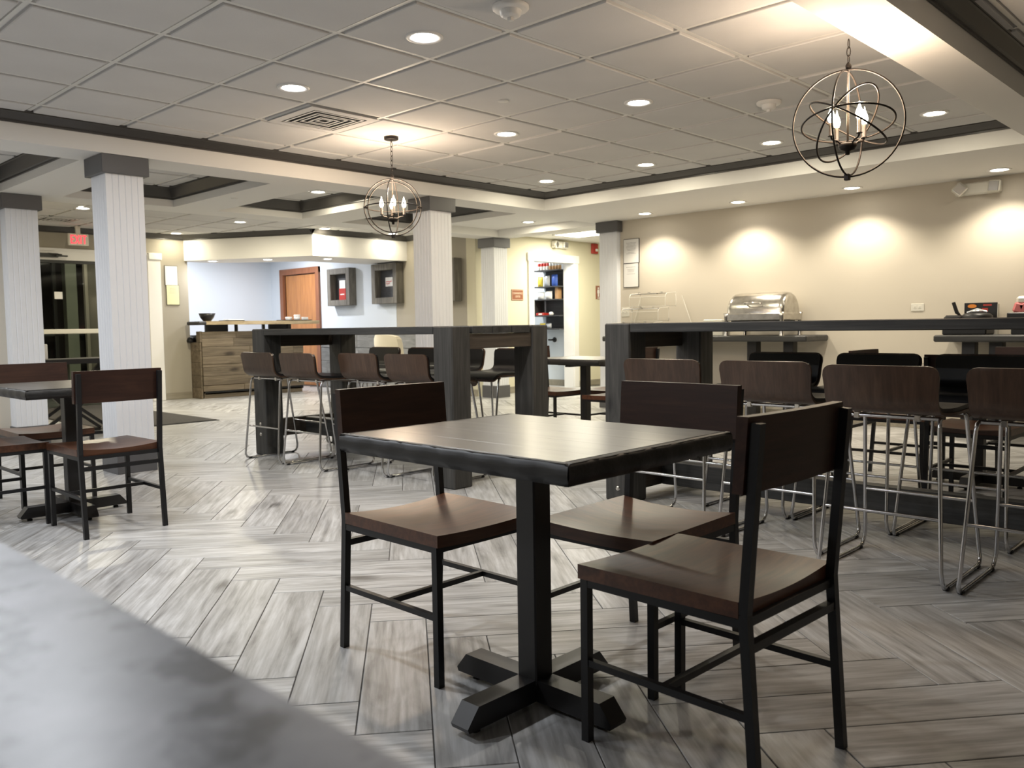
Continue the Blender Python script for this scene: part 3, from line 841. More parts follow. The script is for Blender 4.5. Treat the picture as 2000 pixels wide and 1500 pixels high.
# oak door in the far right wall
d = MB(); x = XE
d.cbox(x-.05, 13.29, 0, x+.03, 13.40, 2.19, .004); d.cbox(x-.05, 14.51, 0, x+.03, 14.62, 2.19, .004); d.cbox(x-.0505, 13.29, 2.08, x+.03, 14.62, 2.19, .004)
door = structure(d, 'door_2', M_doorframe)
mb = MB(); mb.cbox(x+.0, 13.44, .005, x+.04, 14.50, 2.07, .003); mb.build('door_panel', M_door, door)
mb = MB(); mb.box(x+.0, 13.40, 0, x+.03, 13.44, 2.08); mb.box(x, 14.47, 0, x+.03, 14.51, 2.08); mb.build('stop', M_doorframe, door)
mb = MB(); mb.lathe([(.0001, 0), (.026, .002), (.026, .03), (.012, .035), (.012, .05)], 14, (x-.02, 13.52, 1.0), Matrix.Rotation(-PI/2, 3, 'Y')); mb.build('knob', M_steel, door)
# pantry doorway casing
d = MB()
d.cbox(9.94, YH-.03, 0, 10.06, YH+.0, 2.10, .004); d.cbox(11.05, YH-.03, 0, 11.17, YH+.0, 2.10, .004)
d.cbox(9.92, YH-.035, 2.08, 11.19, YH+.0, 2.21, .005)
d.box(10.05, YH, 0, 10.065, YH+.2, 2.10); d.box(11.045, YH, 0, 11.06, YH+.2, 2.10); d.box(10.05, YH, 2.085, 11.06, YH+.2, 2.10)
structure(d, 'door_3', M_white)

# ------------------------------------------------------------------ wall fittings, right wall
def framed_sheet(x, yc, zc, w_, h_, label, axis='x', mat=M_paper, lines=8, group=None, kind=0):
    """paper behind a thin dark frame; faces -x (axis x) or -y"""
    t = thing('framed_notice', label, 'framed notice', (x, yc, zc), 0 if axis == 'y' else -PI/2, group)
    # local: face toward -y, width along x
    mb = MB(); mb.cbox(-w_/2, -.012, -h_/2, w_/2, 0, h_/2, .002); mb.build('frame', M_black, t)
    mb = MB(); mb.box(-w_/2+.006, -.0135, -h_/2+.006, w_/2-.006, -.012, h_/2-.006); mb.build('sheet', mat, t)
    mb = MB(); rr = random.Random(int(zc*100)+kind)
    zz = h_*.33
    while zz > -h_*.36 and lines > 0:
        wl = w_*rr.uniform(.18, .36)
        mb.box(-wl, -.0142, zz, wl, -.0136, zz+h_*.012); zz -= h_*rr.choice((.05, .05, .09)); lines -= 1
    if mb.v: mb.build('print', M_ink, t)
    return t
# rotation -90 deg about z turns local -y face toward -x
framed_sheet(XR, 6.225, 1.948, .235, .300, 'white notice in a thin black frame, upper one on the right wall', lines=9)
framed_sheet(XR, 6.230, 1.652, .228, .296, 'white notice in a thin black frame, lower one above the light switch', lines=5, kind=3)
framed_sheet(5.785, YE, 1.895, .20, .30, 'bright white sheet on the wall left of the reception desk', 'y', lines=0)
framed_sheet(5.80, YE, 1.600, .205, .305, 'pale yellow sheet on the wall below the white one', 'y', M_yellowpaper, lines=4)
t = thing('light_switch', 'ivory double switch plate on the right wall below the notices', 'switch', (XR, 6.322, 1.205), -PI/2)
mb = MB(); mb.cbox(-.058, -.006, -.058, .058, 0, .058, .003); mb.build('plate', M_plastic, t)
for sx in (-1, 1):
    mb = MB(); mb.bar((sx*.023, -.004, -.008), (sx*.023, -.018, .010), .009, .008); mb.build('toggle', M_plastic, t)
t = thing('wall_outlet', 'ivory horizontal socket plate on the right wall', 'socket', (XR, 2.868, 1.172), -PI/2)
mb = MB(); mb.cbox(-.060, -.006, -.036, .060, 0, .036, .003); mb.build('plate', M_plastic, t)
for sx in (-1, 1):
    mb = MB(); mb.cbox(sx*.022-.014, -.008, -.014, sx*.022+.014, -.005, .014, .002); s_ = mb.build('socket', M_plastic, t)
    mb = MB(); mb.box(sx*.022-.006, -.0086, .003, sx*.022+.006, -.008, .005); mb.box(sx*.022-.006, -.0086, -.005, sx*.022+.006, -.008, -.003); mb.build('slot', M_ink, s_)
def emergency(loc, rz, label, sc=1.0):
    t = thing('emergency_light', label, 'emergency light', loc, rz)
    mb = MB(); mb.cbox(-.19*sc, -.06, -.055, .19*sc, 0, .055, .012); mb.build('housing', M_plastic, t)
    for sx in (-1, 1):
        a = .35 if sx < 0 else -.1
        Mx = Matrix.Translation((sx*.145*sc, -.075, .0)) @ Matrix.Rotation(a*.8, 4, 'Z') @ Matrix.Rotation(.75 if sx < 0 else .1, 4, 'Y')
        mb = MB(); mb.cbox(-.052, -.03, -.052, .052, .02, .052, .012, Mx); hd = mb.build('lamp_head', M_plastic, t)
        mb = MB(); mb.cbox(-.042, -.036, -.042, .042, -.029, .042, .004, Mx); mb.build('reflector', M_chrome, hd)
    return t
emergency((XR, 2.35, 2.235), -PI/2, 'white two headed emergency light high on the right wall')
emergency((10.66, YH, 2.365), 0, 'white two headed emergency light above the pantry doorway', .8)
t = thing('fire_alarm', 'small red fire alarm high on the hall wall', 'alarm', (11.62, YH, 2.355))
mb = MB(); mb.cbox(-.075, -.045, -.085, .075, 0, .085, .006); mb.build('housing', M_red, t)
mb = MB(); mb.cbox(-.01, -.062, -.045, .055, -.045, .0, .006); mb.build('strobe_lens', M_paper, t)
t = thing('room_sign', 'small brown plate with two lines of cream letters left of the pantry doorway', 'sign', (9.69, YH, 1.535))
mb = MB(); mb.cbox(-.135, -.010, -.085, .135, 0, .085, .003); mb.build('plate', M_signbrown, t)
mb = MB()
for a in ((-.128, .072, .128, .076), (-.128, -.076, .128, -.072), (-.128, -.076, -.124, .076), (.124, -.076, .128, .076)): mb.box(a[0], -.0115, a[1], a[2], -.010, a[3])
mb.build('border', M_signtext, t)
text_mesh('letters', 'CONVENIENCE', .042, M_signtext, t, (0, -.0112, .024), (PI/2, 0, 0), .0008, sx=.75)
text_mesh('letters', 'CENTER', .042, M_signtext, t, (0, -.0112, -.026), (PI/2, 0, 0), .0008, sx=.75)
t = thing('restroom_sign', 'brown plate with a white figure beside the right column', 'sign', (11.78, YH, 1.61))
mb = MB(); mb.cbox(-.115, -.010, -.115, .115, 0, .115, .003); mb.build('plate', M_signbrown, t)
mb = MB()
for cx in (-.052, .055):
    mb.lathe([(.0001, -.0005), (.017, -.0005), (.017, .0005), (.0001, .0005)], 14, (cx, -.0112, .072), Matrix.Rotation(PI/2, 3, 'X'), False)
    mb.prism([(cx-.024, .048), (cx-.030, -.012), (cx-.018, -.012), (cx-.016, -.075), (cx+.016, -.075), (cx+.018, -.012), (cx+.030, -.012), (cx+.024, .048)], 'y', -.0122, -.0105)
mb.box(-.075, -.0122, -.104, .075, -.0105, -.088); mb.build('figures', M_paper, t)

# ------------------------------------------------------------------ picture boxes on the far right wall
def shadow_box(yc, zc, label, insert):
    t = thing('timber_picture_box', label, 'picture box', (XE-.004, yc, zc), -PI/2)
    W_, H_, D_ = .335, .325, .15; b = .10
    mb = MB(); mb.box(-W_+.02, -.03, -H_+.02, W_-.02, 0, H_-.02); mb.build('backing', M_shelf, t)
    for nm, a in (('board', (-W_, -H_, -W_+b, H_)), ('board', (W_-b, -H_, W_, H_)), ('board', (-W_+b, H_-b, W_-b, H_)), ('board', (-W_+b, -H_, W_-b, -H_+b))):
        mb = MB(); mb.cbox(a[0], -D_, a[1], a[2], 0, a[3], .004); mb.build(nm, M_box, t)
    if insert == 1:
        mb = MB(); mb.cbox(-.10, -.06, -.225, .10, -.035, -.02, .003); h_ = mb.build('brochure_holder', M_red, t)
        mb = MB(); mb.box(-.085, -.056, -.14, .085, -.05, .12); mb.build('leaflet', M_paper, t)
        mb = MB(); mb.box(-.06, -.0615, -.135, .06, -.060, -.115); mb.build('print', M_paper, h_)
    if insert == 2:
        mb = MB(); mb.cbox(-.10, -.036, -.04, .10, -.030, .11, .002); c_ = mb.build('card', M_paper, t)
        mb = MB(); mb.box(-.085, -.0372, .03, .07, -.0362, .045); mb.box(-.085, -.0372, .0, .02, -.0362, .012); mb.bar((-.05, -.0368, -.02), (.08, -.0368, .07), .006, .001, (0, 1, 0)); mb.build('print', M_pink, c_)
shadow_box(12.53, 1.775, 'weathered timber box frame holding a red and white leaflet stand', 1)
shadow_box(11.23, 1.775, 'weathered timber box frame holding a white card', 2)
shadow_box(9.84, 1.765, 'weathered timber box frame half hidden by the middle column', 0)

# grey block cladding low on the far right wall
t = thing('block_wainscot', 'low wall cladding of weathered grey blocks behind the left bar table', 'cladding', (XE-.008, 11.4, 0))
mb = MB(); mb.box(-.02, -1.82, 0, 0, 1.86, .95); mb.build('backing', M_void, t)
ME_B = {}
for r in range(4):
    y_ = -1.82-(r % 2)*.22
    zz = r*.2375
    while y_ < 1.86:
        L_ = random.choice((.46, .58, .70)); ya, yb = max(y_, -1.82), min(y_+L_, 1.86); y_ += L_
        if yb-ya < .06: continue
        mb = MB(); dd = random.uniform(.045, .065); mb.cbox(-dd, -(yb-ya)/2+.003, .003, -.02, (yb-ya)/2-.003, .2345, .005)
        mb.build('block', M_block, t, (0, (ya+yb)/2, zz))
mb = MB(); mb.cbox(-.075, -1.83, .95, 0, 1.87, .965, .003); mb.build('cap_board', M_block, t)

# ------------------------------------------------------------------ pantry shelves
t = thing('pantry_shelf_unit', 'charcoal wall shelving inside the pantry doorway', 'shelving', (11.22, 9.42, 0))
for zz, ya, yb, dp in ((2.0, .0, .60, .28), (1.72, .0, .58, .26), (1.50, .0, .62, .28), (1.225, .0, .62, .28), (1.0, .0, .55, .26)):
    mb = MB(); mb.cbox(-dp, ya, zz-.02, 0, yb, zz, .002); mb.build('shelf', M_shelf, t)
mb = MB(); mb.box(-.02, 0, 1.0, 0, .52, 2.0); mb.build('back_panel', M_shelf, t)
mb = MB(); mb.box(-.26, .57, 1.225, -.0, .59, 1.48); mb.build('side_panel', M_shelf, t)
mb = MB()
mb.tube([(-.001, .34, .80), (-.10, .34, .80), (-.10, .40, .80)], .016, 8); mb.lathe([(.0001, 0), (.045, 0), (.045, .012), (.0001, .012)], 16, (-.013, .34, .80), Matrix.Rotation(PI/2, 3, 'Y')); mb.build('pipe_bracket', M_blackm, t)
for i in range(8):
    t = thing('canned_drink', ('brown can' if i < 4 else 'red topped white can')+', '+('rightmost', 'second from the right', 'third from the right', 'leftmost brown one', 'rightmost red one', 'second red one from the right', 'second from the left', 'leftmost')[i]+' on the top pantry shelf', 'can', (11.02, 9.46+i*.066, 2.0), 0, 'cans on the top pantry shelf')
    mt = M_red if i > 3 else M_silver
    mb = MB(); mb.lathe([(.026, 0), (.031, .008), (.031, .07)], 14); mb.build('can_body', M_paper if i > 3 else M_tan, t)
    mb = MB(); mb.lathe([(.0312, .068), (.0312, .11), (.026, .122), (.0001, .120)], 14); mb.build('can_top', mt, t)
def bag(x, y, z, w_, h_, d_, mat, label, group, rz=0):
    P = []
    for i in range(9):
        a = i/8; row = []
        for j in range(7):
            b = j/6; bul = math.sin(PI*a)**.5*math.sin(PI*b)**.6
            row.append((-d_*bul*.5-.002, (b-.5)*w_, a*h_))
        P.append(row)
    mb = MB(); mb.slab(P, lambda p: Vector((-2*p.x, 0, 0)))
    return tag(mb.build('snack_bag', mat, None, (x, y, z), rz), label, 'snack bag', group)
bag(11.05, 9.60, 1.72, .13, .20, .08, M_blue, 'blue snack bag on the second pantry shelf', None)
bag(11.03, 9.76, 1.72, .13, .19, .08, M_silver, 'silver snack bag beside the blue one on the second pantry shelf', None)
bag(11.03, 9.91, 1.72, .12, .17, .08, M_yellow, 'yellow and white snack bag at the left of the second pantry shelf', None)
bag(11.03, 9.72, 1.50, .15, .14, .10, M_paper, 'white snack bag on the third pantry shelf', None)
bag(11.03, 9.90, 1.50, .16, .13, .10, M_paper, 'white snack bag at the left end of the third pantry shelf', None)
mb = MB(); mb.cbox(-.05, -.035, 0, .05, .035, .20, .004); tag(mb.build('carton', M_tan, None, (11.06, 9.53, 1.50)), 'tall tan carton at the right of the third pantry shelf', 'carton')
t = thing('sweet_box', 'open red sweet box on the fourth pantry shelf', 'box', (11.02, 9.86, 1.225))
mb = MB(); mb.cbox(-.07, -.09, 0, .07, .09, .045, .003); mb.build('tray', M_red, t)
mb = MB(); mb.box(-.0712, -.05, .012, -.070, .03, .034); mb.build('print', M_paper, t)
mb = MB(); mb.lathe([(.0001, 0), (.035, .004), (.042, .03), (.03, .055), (.0001, .06)], 14); tag(mb.build('white_tub', M_paper, None, (11.02, 9.66, 1.225)), 'round white tub on the fourth pantry shelf', 'tub')
bag(11.02, 9.86, 1.0, .13, .09, .07, M_yellow, 'yellow snack bag on the lowest pantry shelf', None)
bag(11.02, 9.72, 1.0, .12, .09, .07, M_silver, 'silver snack bag on the lowest pantry shelf', None)

# ------------------------------------------------------------------ entrance mat
mb = MB(); mb.cbox(3.50, 9.36, .0, 4.72, 12.72, .012, .004)
mt_ = mb.build('entrance_mat', M_mat); tag(mt_, 'dark grey entrance mat on the floor behind the nearest column', 'mat')
mb = MB()
for a in ((3.48, 9.34, 4.74, 9.36), (3.48, 12.72, 4.74, 12.74), (3.48, 9.36, 3.50, 12.72), (4.72, 9.36, 4.74, 12.72)): mb.box(a[0], a[1], 0, a[2], a[3], .006)
mb.build('rubber_edge', M_rubber, mt_)

# ------------------------------------------------------------------ dining chair
def make_chair():
    t = thing('dining_chair', 'chair', 'chair')
    w_ = .215
    P = []
    for i in range(11):
        u = i/10; row = []
        yy = -.222+u*.452
        for j in range(13):
            v_ = j/12*2-1
            z_ = .457 - .020*(1-v_*v_)*(.35+.65*math.sin(PI*min(1, u*.8+.2))) - .004*u
            row.append((v_*w_, yy, z_))
        P.append(row)
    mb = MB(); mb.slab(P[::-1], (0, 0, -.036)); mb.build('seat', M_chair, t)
    L = .022
    for sx in (-1, 1):
        mb = MB(); mb.bar((sx*.203, .212, .0), (sx*.203, .212, .418), L); mb.build('leg', M_black, t)
        mb = MB(); mb.bar((sx*.203, -.262, 0), (sx*.203, -.232, .43), L, L, (0, 1, 0)); mb.bar((sx*.203, -.232, .43), (sx*.205, -.262, .842), L, L, (0, 1, 0)); mb.build('rear_leg', M_black, t)
    mb = MB()
    mb.bar((-.203, .212, .409), (.203, .212, .409), .020); mb.bar((-.203, -.225, .409), (.203, -.225, .409), .020)
    for sx in (-1, 1): mb.bar((sx*.203, -.225, .409), (sx*.203, .212, .409), .020)
    mb.build('seat_frame', M_black, t)
    mb = MB()
    for sx in (-1, 1): mb.bar((sx*.203, -.247, .205), (sx*.203, .212, .205), .017)
    mb.bar((-.203, -.02, .205), (.203, -.02, .205), .017)
    mb.build('stretcher', M_black, t)
    mb = MB(); mb.bar((-.203, -.236, .355), (.203, -.236, .355), .020); mb.build('rear_rail', M_black, t)
    P = []
    for i in range(2):
        z_ = .690+i*.165; row = []
        for j in range(13):
            v_ = j/12*2-1
            row.append((v_*.222, -.236-i*.012-.012*(1-v_*v_), z_))
        P.append(row)
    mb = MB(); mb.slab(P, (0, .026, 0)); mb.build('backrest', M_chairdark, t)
    return t
chair0 = make_chair(); chair_used = False
def place_chair(x, y, rz, label, group=None):
    """x,y = centre of the chair; rz = 0 faces +y"""
    global chair_used
    if not chair_used:
        chair_used = True; o = chair0; o.location = (x, y, 0); o.rotation_euler[2] = rz; o['label'] = label
        if group: o['group'] = group
        return o
    return dup(chair0, (x, y, 0), rz, label, group)
GC = 'walnut dining chairs'
place_chair(1.785, 2.050, PI, 'walnut dining chair left of the centre table, back toward the left bar table', GC)
place_chair(1.821, 1.100, -.03, 'nearest dining chair, front right, seen from behind', GC)
place_chair(2.147, 1.536, PI/2, 'dining chair behind the centre table, back toward the right bar table', GC)
place_chair(1.752, 4.772, .0, 'dining chair in front of the left table, seen from behind', GC)
place_chair(1.785, 5.82, PI, 'dining chair on the far side of the left table, back showing at the left edge', GC)
place_chair(1.335, 5.265, -PI/2, 'dining chair cut by the left edge, only its seat and legs showing', GC)
place_chair(5.975, 5.24, PI, 'dining chair seen between the two bar tables, left of the small far table', GC)
place_chair(5.835, 4.36, 0, 'dining chair seen between the two bar tables, near side of the far table', GC)
place_chair(6.36, 4.79, PI/2, 'dining chair behind the small far table between the bar tables', GC)
place_chair(5.755, 2.02, PI, 'dining chair behind the right bar table stools, left of the pedestal', GC)
place_chair(6.36, 1.45, PI/2, 'dining chair behind the right bar table, its back cut by the right edge', GC)
place_chair(5.30, 1.42, -PI/2, 'dining chair facing the far pedestal table, low at the right edge', GC)

# ------------------------------------------------------------------ pedestal tables
def make_table(H_=.757):
    t = thing('pedestal_table', 'table', 'table')
    hx, hy = .330, .405
    n = 5; xs = [-hx, -hx+.12, -hx+.27, -hx+.40, -hx+.53, hx]
    for i in range(n):
        mb = MB(); zt = H_
        mb.cbox(xs[i]+.0002, -hy+.012, H_-.040, xs[i+1]-.0002, hy-.012, zt, .0002); mb.build('plank', M_tabletop, t)
    # thick hewn edge around
    mb = MB()
    N = 26
    def edge(p0, p1, nx, ny):
        P = []
        for (o_, z_) in ((-.006, 0), (.006, -.001), (.013, -.008), (.015, -.030), (.010, -.050), (-.004, -.052)):
            row = []
            for i in range(N):
                u = i/(N-1); jit = .0022*math.sin(i*1.7+o_*300)+.0015*math.sin(i*3.1+z_*200)
                a = Vector(p0).lerp(Vector(p1), u); s_ = (o_-.0+jit*(1 if 0 < i < N-1 else 0))
                row.append((a.x+nx*s_, a.y+ny*s_, H_+z_))
            P.append(row)
        mb.grid(P, True)
    X, Y = hx, hy
    edge((-X-.012, -Y, 0), (X+.012, -Y, 0), 0, -1); edge((X, -Y-.012, 0), (X, Y+.012, 0), 1, 0)
    edge((X+.012, Y, 0), (-X-.012, Y, 0), 0, 1); edge((-X, Y+.012, 0), (-X, -Y-.012, 0), -1, 0)
    for sx in (-1, 1): mb.box(sx*(hx-.002), -hy, H_-.051, sx*(hx+.008), hy, H_-.0012)
    for sy in (-1, 1): mb.box(-hx, sy*(hy-.012), H_-.051, hx, sy*(hy+.008), H_-.0012)
    mb.build('hewn_edge', M_tableedge, t)
    mb = MB(); mb.box(-hx+.002, -hy+.002, H_-.050, hx-.002, hy-.002, H_-.041)
    mb.bar((-.25, 0, H_-.062), (.25, 0, H_-.062), .05, .022); mb.bar((0, -.30, H_-.062), (0, .30, H_-.062), .05, .022); mb.build('underframe', M_blackm, t)
    mb = MB(); mb.cbox(-.035, -.035, .06, .035, .035, H_-.06, .004); mb.build('post', M_blackm, t)
    for i in range(4):
        a = i*PI/2; Mx = Matrix.Rotation(a, 4, 'Z')
        prof = [(.0, .018), (.285, .018), (.290, .030), (.250, .078), (.0, .078)]
        mb = MB(); W_ = .032
        A = [Mx @ Vector((p[0], -W_, p[1])) for p in prof]; B = [Mx @ Vector((p[0], W_, p[1])) for p in prof]
        k_ = len(prof); mb.add(A+B, [tuple(range(k_)), tuple(range(k_, 2*k_))[::-1]]+[(j, j+k_, (j+1) % k_+k_, (j+1) % k_) for j in range(k_)])
        ft = mb.build('base_arm', M_blackm, t)
        mb = MB(); mb.lathe([(.014, 0), (.014, .010), (.006, .011), (.006, .02)], 12, Mx @ Vector((.235, 0, 0))); mb.build('levelling_foot', M_rubber, ft)
    return t
table0 = make_table()
table0.location = (1.703, 1.568, 0); table0['label'] = 'square pedestal table in the centre foreground with dark plank top'
table0['group'] = 'square pedestal tables'
dup(table0, (1.735, 5.225, 0), 0, 'square pedestal table at the left edge with a chair in front')
dup(table0, (5.93, 4.80, 0), 0, 'square pedestal table seen in the gap between the bar tables')
dup(table0, (5.90, 1.58, 0), 0, 'square pedestal table hidden behind the right bar table stools')

# ------------------------------------------------------------------ bar tables
def bar_table(x0, x1, y0, y1, label, dz=0.0):
    t = thing('timber_bar_table', label, 'bar table', ((x0+x1)/2, (y0+y1)/2, 0)); H_ = 1.056
    hx, hy = (x1-x0)/2, (y1-y0)/2; pw = .185
    for sx in (-1, 1):
        for sy in (-1, 1):
            xa, xb = sorted((sx*hx, sx*(hx-.165))); ya, yb = sorted((sy*hy, sy*(hy-pw)))
            mb = MB(); mb.cbox(xa, ya, 0, xb, yb, H_, .008); p = mb.build('post', M_bar, t)
            if sx < 0:
                for zz in (.175+dz, .262+dz):
                    mb = MB(); mb.lathe([(.016, 0), (.014, .004), (.006, .006), (.0001, .006)], 10, (xa-.0, (ya+yb)/2, zz), Matrix.Rotation(-PI/2, 3, 'Y')); mb.build('bolt', M_steel, p)
    # top boards between and beside the posts
    n = 5; e = .0015
    xs = [-hx+i*2*hx/n for i in range(n+1)]
    for i in range(n):
        ya = -hy+pw if i in (0, n-1) else -hy
        mb = MB(); mb.cbox(xs[i]+e, ya+e, H_-.052, xs[i+1]-e, -ya-e, H_-random.uniform(0, .002), .004)
        mb.build('top_board', M_barh, t)
    for sy in (-1, 1):
        mb = MB(); a, b = sorted((sy*(hy-.012), sy*(hy-.052))); mb.cbox(-hx+.165, a, H_-.150, hx-.165, b, H_-.053, .003); mb.build('end_rail', M_barx, t)
        mb = MB(); a, b = sorted((sy*(hy-.065), sy*(hy-.12))); mb.cbox(-hx+.165, a, .145+dz, hx-.165, b, .295+dz, .004); mb.build('end_stretcher', M_barx, t)
    mb = MB(); mb.cbox(-.045, -hy+.12, .145+dz, .045, hy-.12, .290+dz, .004); mb.build('long_stretcher', M_barh, t)
    return t
bar_table(3.630, 4.555, 4.027, 6.530, 'rough dark timber bar table on the left, with four stools facing us')
bar_table(4.017, 4.945, .50, 3.106, 'rough dark timber bar table on the right, running out of the picture', -.096)

# ------------------------------------------------------------------ bar stools
def make_stool():
    t = thing('bar_stool', 'stool', 'bar stool')
    # shell profile in local x,z from the top of the back to the front of the seat
    prof = []
    for z_ in (.872, .85, .82, .79, .77): prof.append((-.272+(.872-z_)*.16, z_))
    for k_ in range(1, 8):
        a = k_/7*PI/2*.97; prof.append((-.255+.088*(1-math.cos(a))*.95, .757-.080*math.sin(a)))
    for q in ((-.10, .672), (-.02, .671), (.06, .674), (.12, .676), (.165, .668), (.185, .652), (.192, .635)): prof.append(q)
    # arc length
    Ls = [0]
    for a, b in zip(prof, prof[1:]): Ls.append(Ls[-1]+math.hypot(a[0]-b[0], a[1]-b[1]))
    tot = Ls[-1]
    def hw(s_):                                       # half width with rounded ends
        h = .232; r = .045
        base = h-.012*math.sin(PI*min(1, s_/.35))
        if s_ < r: return base-r+math.sqrt(max(0, r*r-(r-s_)**2))
        if s_ > tot-r: return base-r+math.sqrt(max(0, r*r-(s_-(tot-r))**2))
        return base
    # resample finely
    def at(s_):
        for i in range(len(Ls)-1):
            if s_ <= Ls[i+1]+1e-9:
                u = (s_-Ls[i])/(Ls[i+1]-Ls[i]); return (prof[i][0]+(prof[i+1][0]-prof[i][0])*u, prof[i][1]+(prof[i+1][1]-prof[i][1])*u)
        return prof[-1]
    ss = [0, .004, .012, .024, .045]+[.045+(tot-.09)*i/22 for i in range(1, 22)]+[tot-.045, tot-.024, tot-.012, tot-.004, tot]
    P = []; nrm = []
    for s_ in ss:
        a = at(max(0, s_-.01)); b = at(min(tot, s_+.01)); dx, dz = b[0]-a[0], b[1]-a[1]; l_ = math.hypot(dx, dz)
        c = at(s_); h = hw(s_)
        P.append([(c[0]+.010*(1-(j/10*2-1)**2)*(-1 if s_ < .25 else 0), (j/10*2-1)*h, c[1]) for j in range(11)]); nrm.append((dz/l_, -dx/l_))
    def thick(P, off0, off1, shrink):
        Q0 = []; Q1 = []
        for row, n_ in zip(P, nrm):
            Q0.append([(p[0]-n_[0]*off0, p[1]*shrink, p[2]-n_[1]*off0) for p in row]); Q1.append([(p[0]-n_[0]*off1, p[1]*shrink, p[2]-n_[1]*off1) for p in row])
        return Q0, Q1
    def sheet(off0, off1, shrink, trim=0):
        Pq = P[trim:len(P)-trim] if trim else P
        A, B = thick(P, off0, off1, shrink); A = A[trim:len(A)-trim] if trim else A; B = B[trim:len(B)-trim] if trim else B
        mb = MB(); ni, nj = len(A), len(A[0]); vs = [p for r_ in A for p in r_]+[p for r_ in B for p in r_]; N = ni*nj; fs = []
        for i in range(ni-1):
            for j in range(nj-1):
                q = (i*nj+j, (i+1)*nj+j, (i+1)*nj+j+1, i*nj+j+1); fs += [q, tuple(x+N for x in q[::-1])]
        mb.add(vs, fs, True)
        loop = [i*nj for i in range(ni)]+[(ni-1)*nj+j for j in range(1, nj)]+[i*nj+nj-1 for i in range(ni-2, -1, -1)]+[j for j in range(nj-2, 0, -1)]
        b0_ = len(mb.v); mb.v += vs
        for a, b in zip(loop, loop[1:]+loop[:1]): mb.f.append([b0_+b, b0_+a, b0_+a+N, b0_+b+N]); mb.sm.append(False)
        return mb
    sheet(0, .010, 1.0).build('shell', M_veneer, t)
    sheet(.0102, .028, .965, 2).build('upholstery', M_leather, t)
    # chrome sled frame
    def loop(sy):
        pts = [(-.165, sy*.205, .662), (-.185, sy*.208, .655), (-.192, sy*.210, .630), (-.243, sy*.240, .075), (-.243, sy*.245, .040), (-.228, sy*.247, .016), (-.200, sy*.247, .0085),
               (.205, sy*.247, .0085), (.232, sy*.247, .016), (.246, sy*.245, .040), (.246, sy*.240, .075), (.150, sy*.210, .630), (.143, sy*.208, .655), (.125, sy*.205, .662)]
        mb = MB(); mb.tube(pts, .0085, 8); return mb
    for sy in (-1, 1):
        f_ = loop(sy).build('sled_leg', M_chrome, t)
        mb = MB(); mb.cbox(-.215, sy*.247-.011, 0, -.185, sy*.247+.011, .014, .004); mb.build('glide', M_rubber, f_)
        mb = MB(); mb.cbox(.185, sy*.247-.011, 0, .215, sy*.247+.011, .014, .004); mb.build('glide', M_rubber, f_)
    mb = MB(); mb.tube([(-.165, -.205, .662), (-.165, .205, .662)], .008, 8); mb.tube([(.125, -.205, .662), (.125, .205, .662)], .008, 8)
    mb.tube([(-.165, -.12, .662), (.125, -.12, .662)], .006, 6); mb.tube([(-.165, .12, .662), (.125, .12, .662)], .006, 6); mb.build('seat_rail', M_chrome, t)
    mb = MB(); mb.tube([(-.2245, -.228, .277), (-.2245, .228, .277)], .007, 8); mb.build('footrest', M_chrome, t)
    mb = MB(); mb.tube([(.211, -.228, .283), (.211, .228, .283)], .007, 8); mb.build('footrest', M_chrome, t)
    mb = MB()
    for sy in (-.12, .12): mb.cbox(-.176, sy-.012, .648, -.152, sy+.012, .676, .003)
    mb.build('clip', M_steel, t)
    return t
stool0 = make_stool(); used_s = False
def place_stool(x, y, rz, label, group):
    global used_s
    if not used_s:
        used_s = True; stool0.location = (x, y, 0); stool0.rotation_euler[2] = rz; stool0['label'] = label; stool0['group'] = group; return stool0
    return dup(stool0, (x, y, 0), rz, label, group)
GA = 'bar stools around the left bar table'; GB = 'bar stools around the right bar table'
place_stool(3.685, 6.105, .03, 'walnut backed chrome bar stool, leftmost of the left bar table', GA)
place_stool(3.695, 5.545, .02, 'walnut backed chrome bar stool, second from left at the left bar table', GA)
place_stool(3.845, 4.985, .0, 'walnut backed chrome bar stool, third from left at the left bar table', GA)
place_stool(3.868, 4.470, .0, 'walnut backed chrome bar stool next to the near post of the left bar table', GA)
for y_, lab in ((6.36, 'black seated stool on the far side, left of the cream armchair'), (5.78, 'black seated stool on the far side, right in front of the cream armchair'),
                (5.255, 'black seated stool half hidden by the near post of the left bar table'), (4.68, 'black seated stool framed inside the end of the left bar table')):
    place_stool(4.62, y_-.02, PI, lab, GA)
place_stool(3.865, 2.43, 0, 'walnut backed stool nearest the left post of the right bar table', GB)
place_stool(3.865, 1.868, 0, 'walnut backed stool, second from the left post of the right bar table', GB)
place_stool(3.69, 1.285, .0, 'walnut backed stool above the nearest dining chair back', GB)
place_stool(3.68, .735, 0, 'walnut backed stool cut by the right edge of the picture', GB)
for y_, lab in ((2.30, 'black seated stool on the far side of the right bar table, leftmost'), (1.765, 'black seated stool on the far side of the right bar table, middle one'),
                (1.245, 'black seated stool on the far side of the right bar table, rightmost')):
    place_stool(4.44, y_, PI, lab, GB)

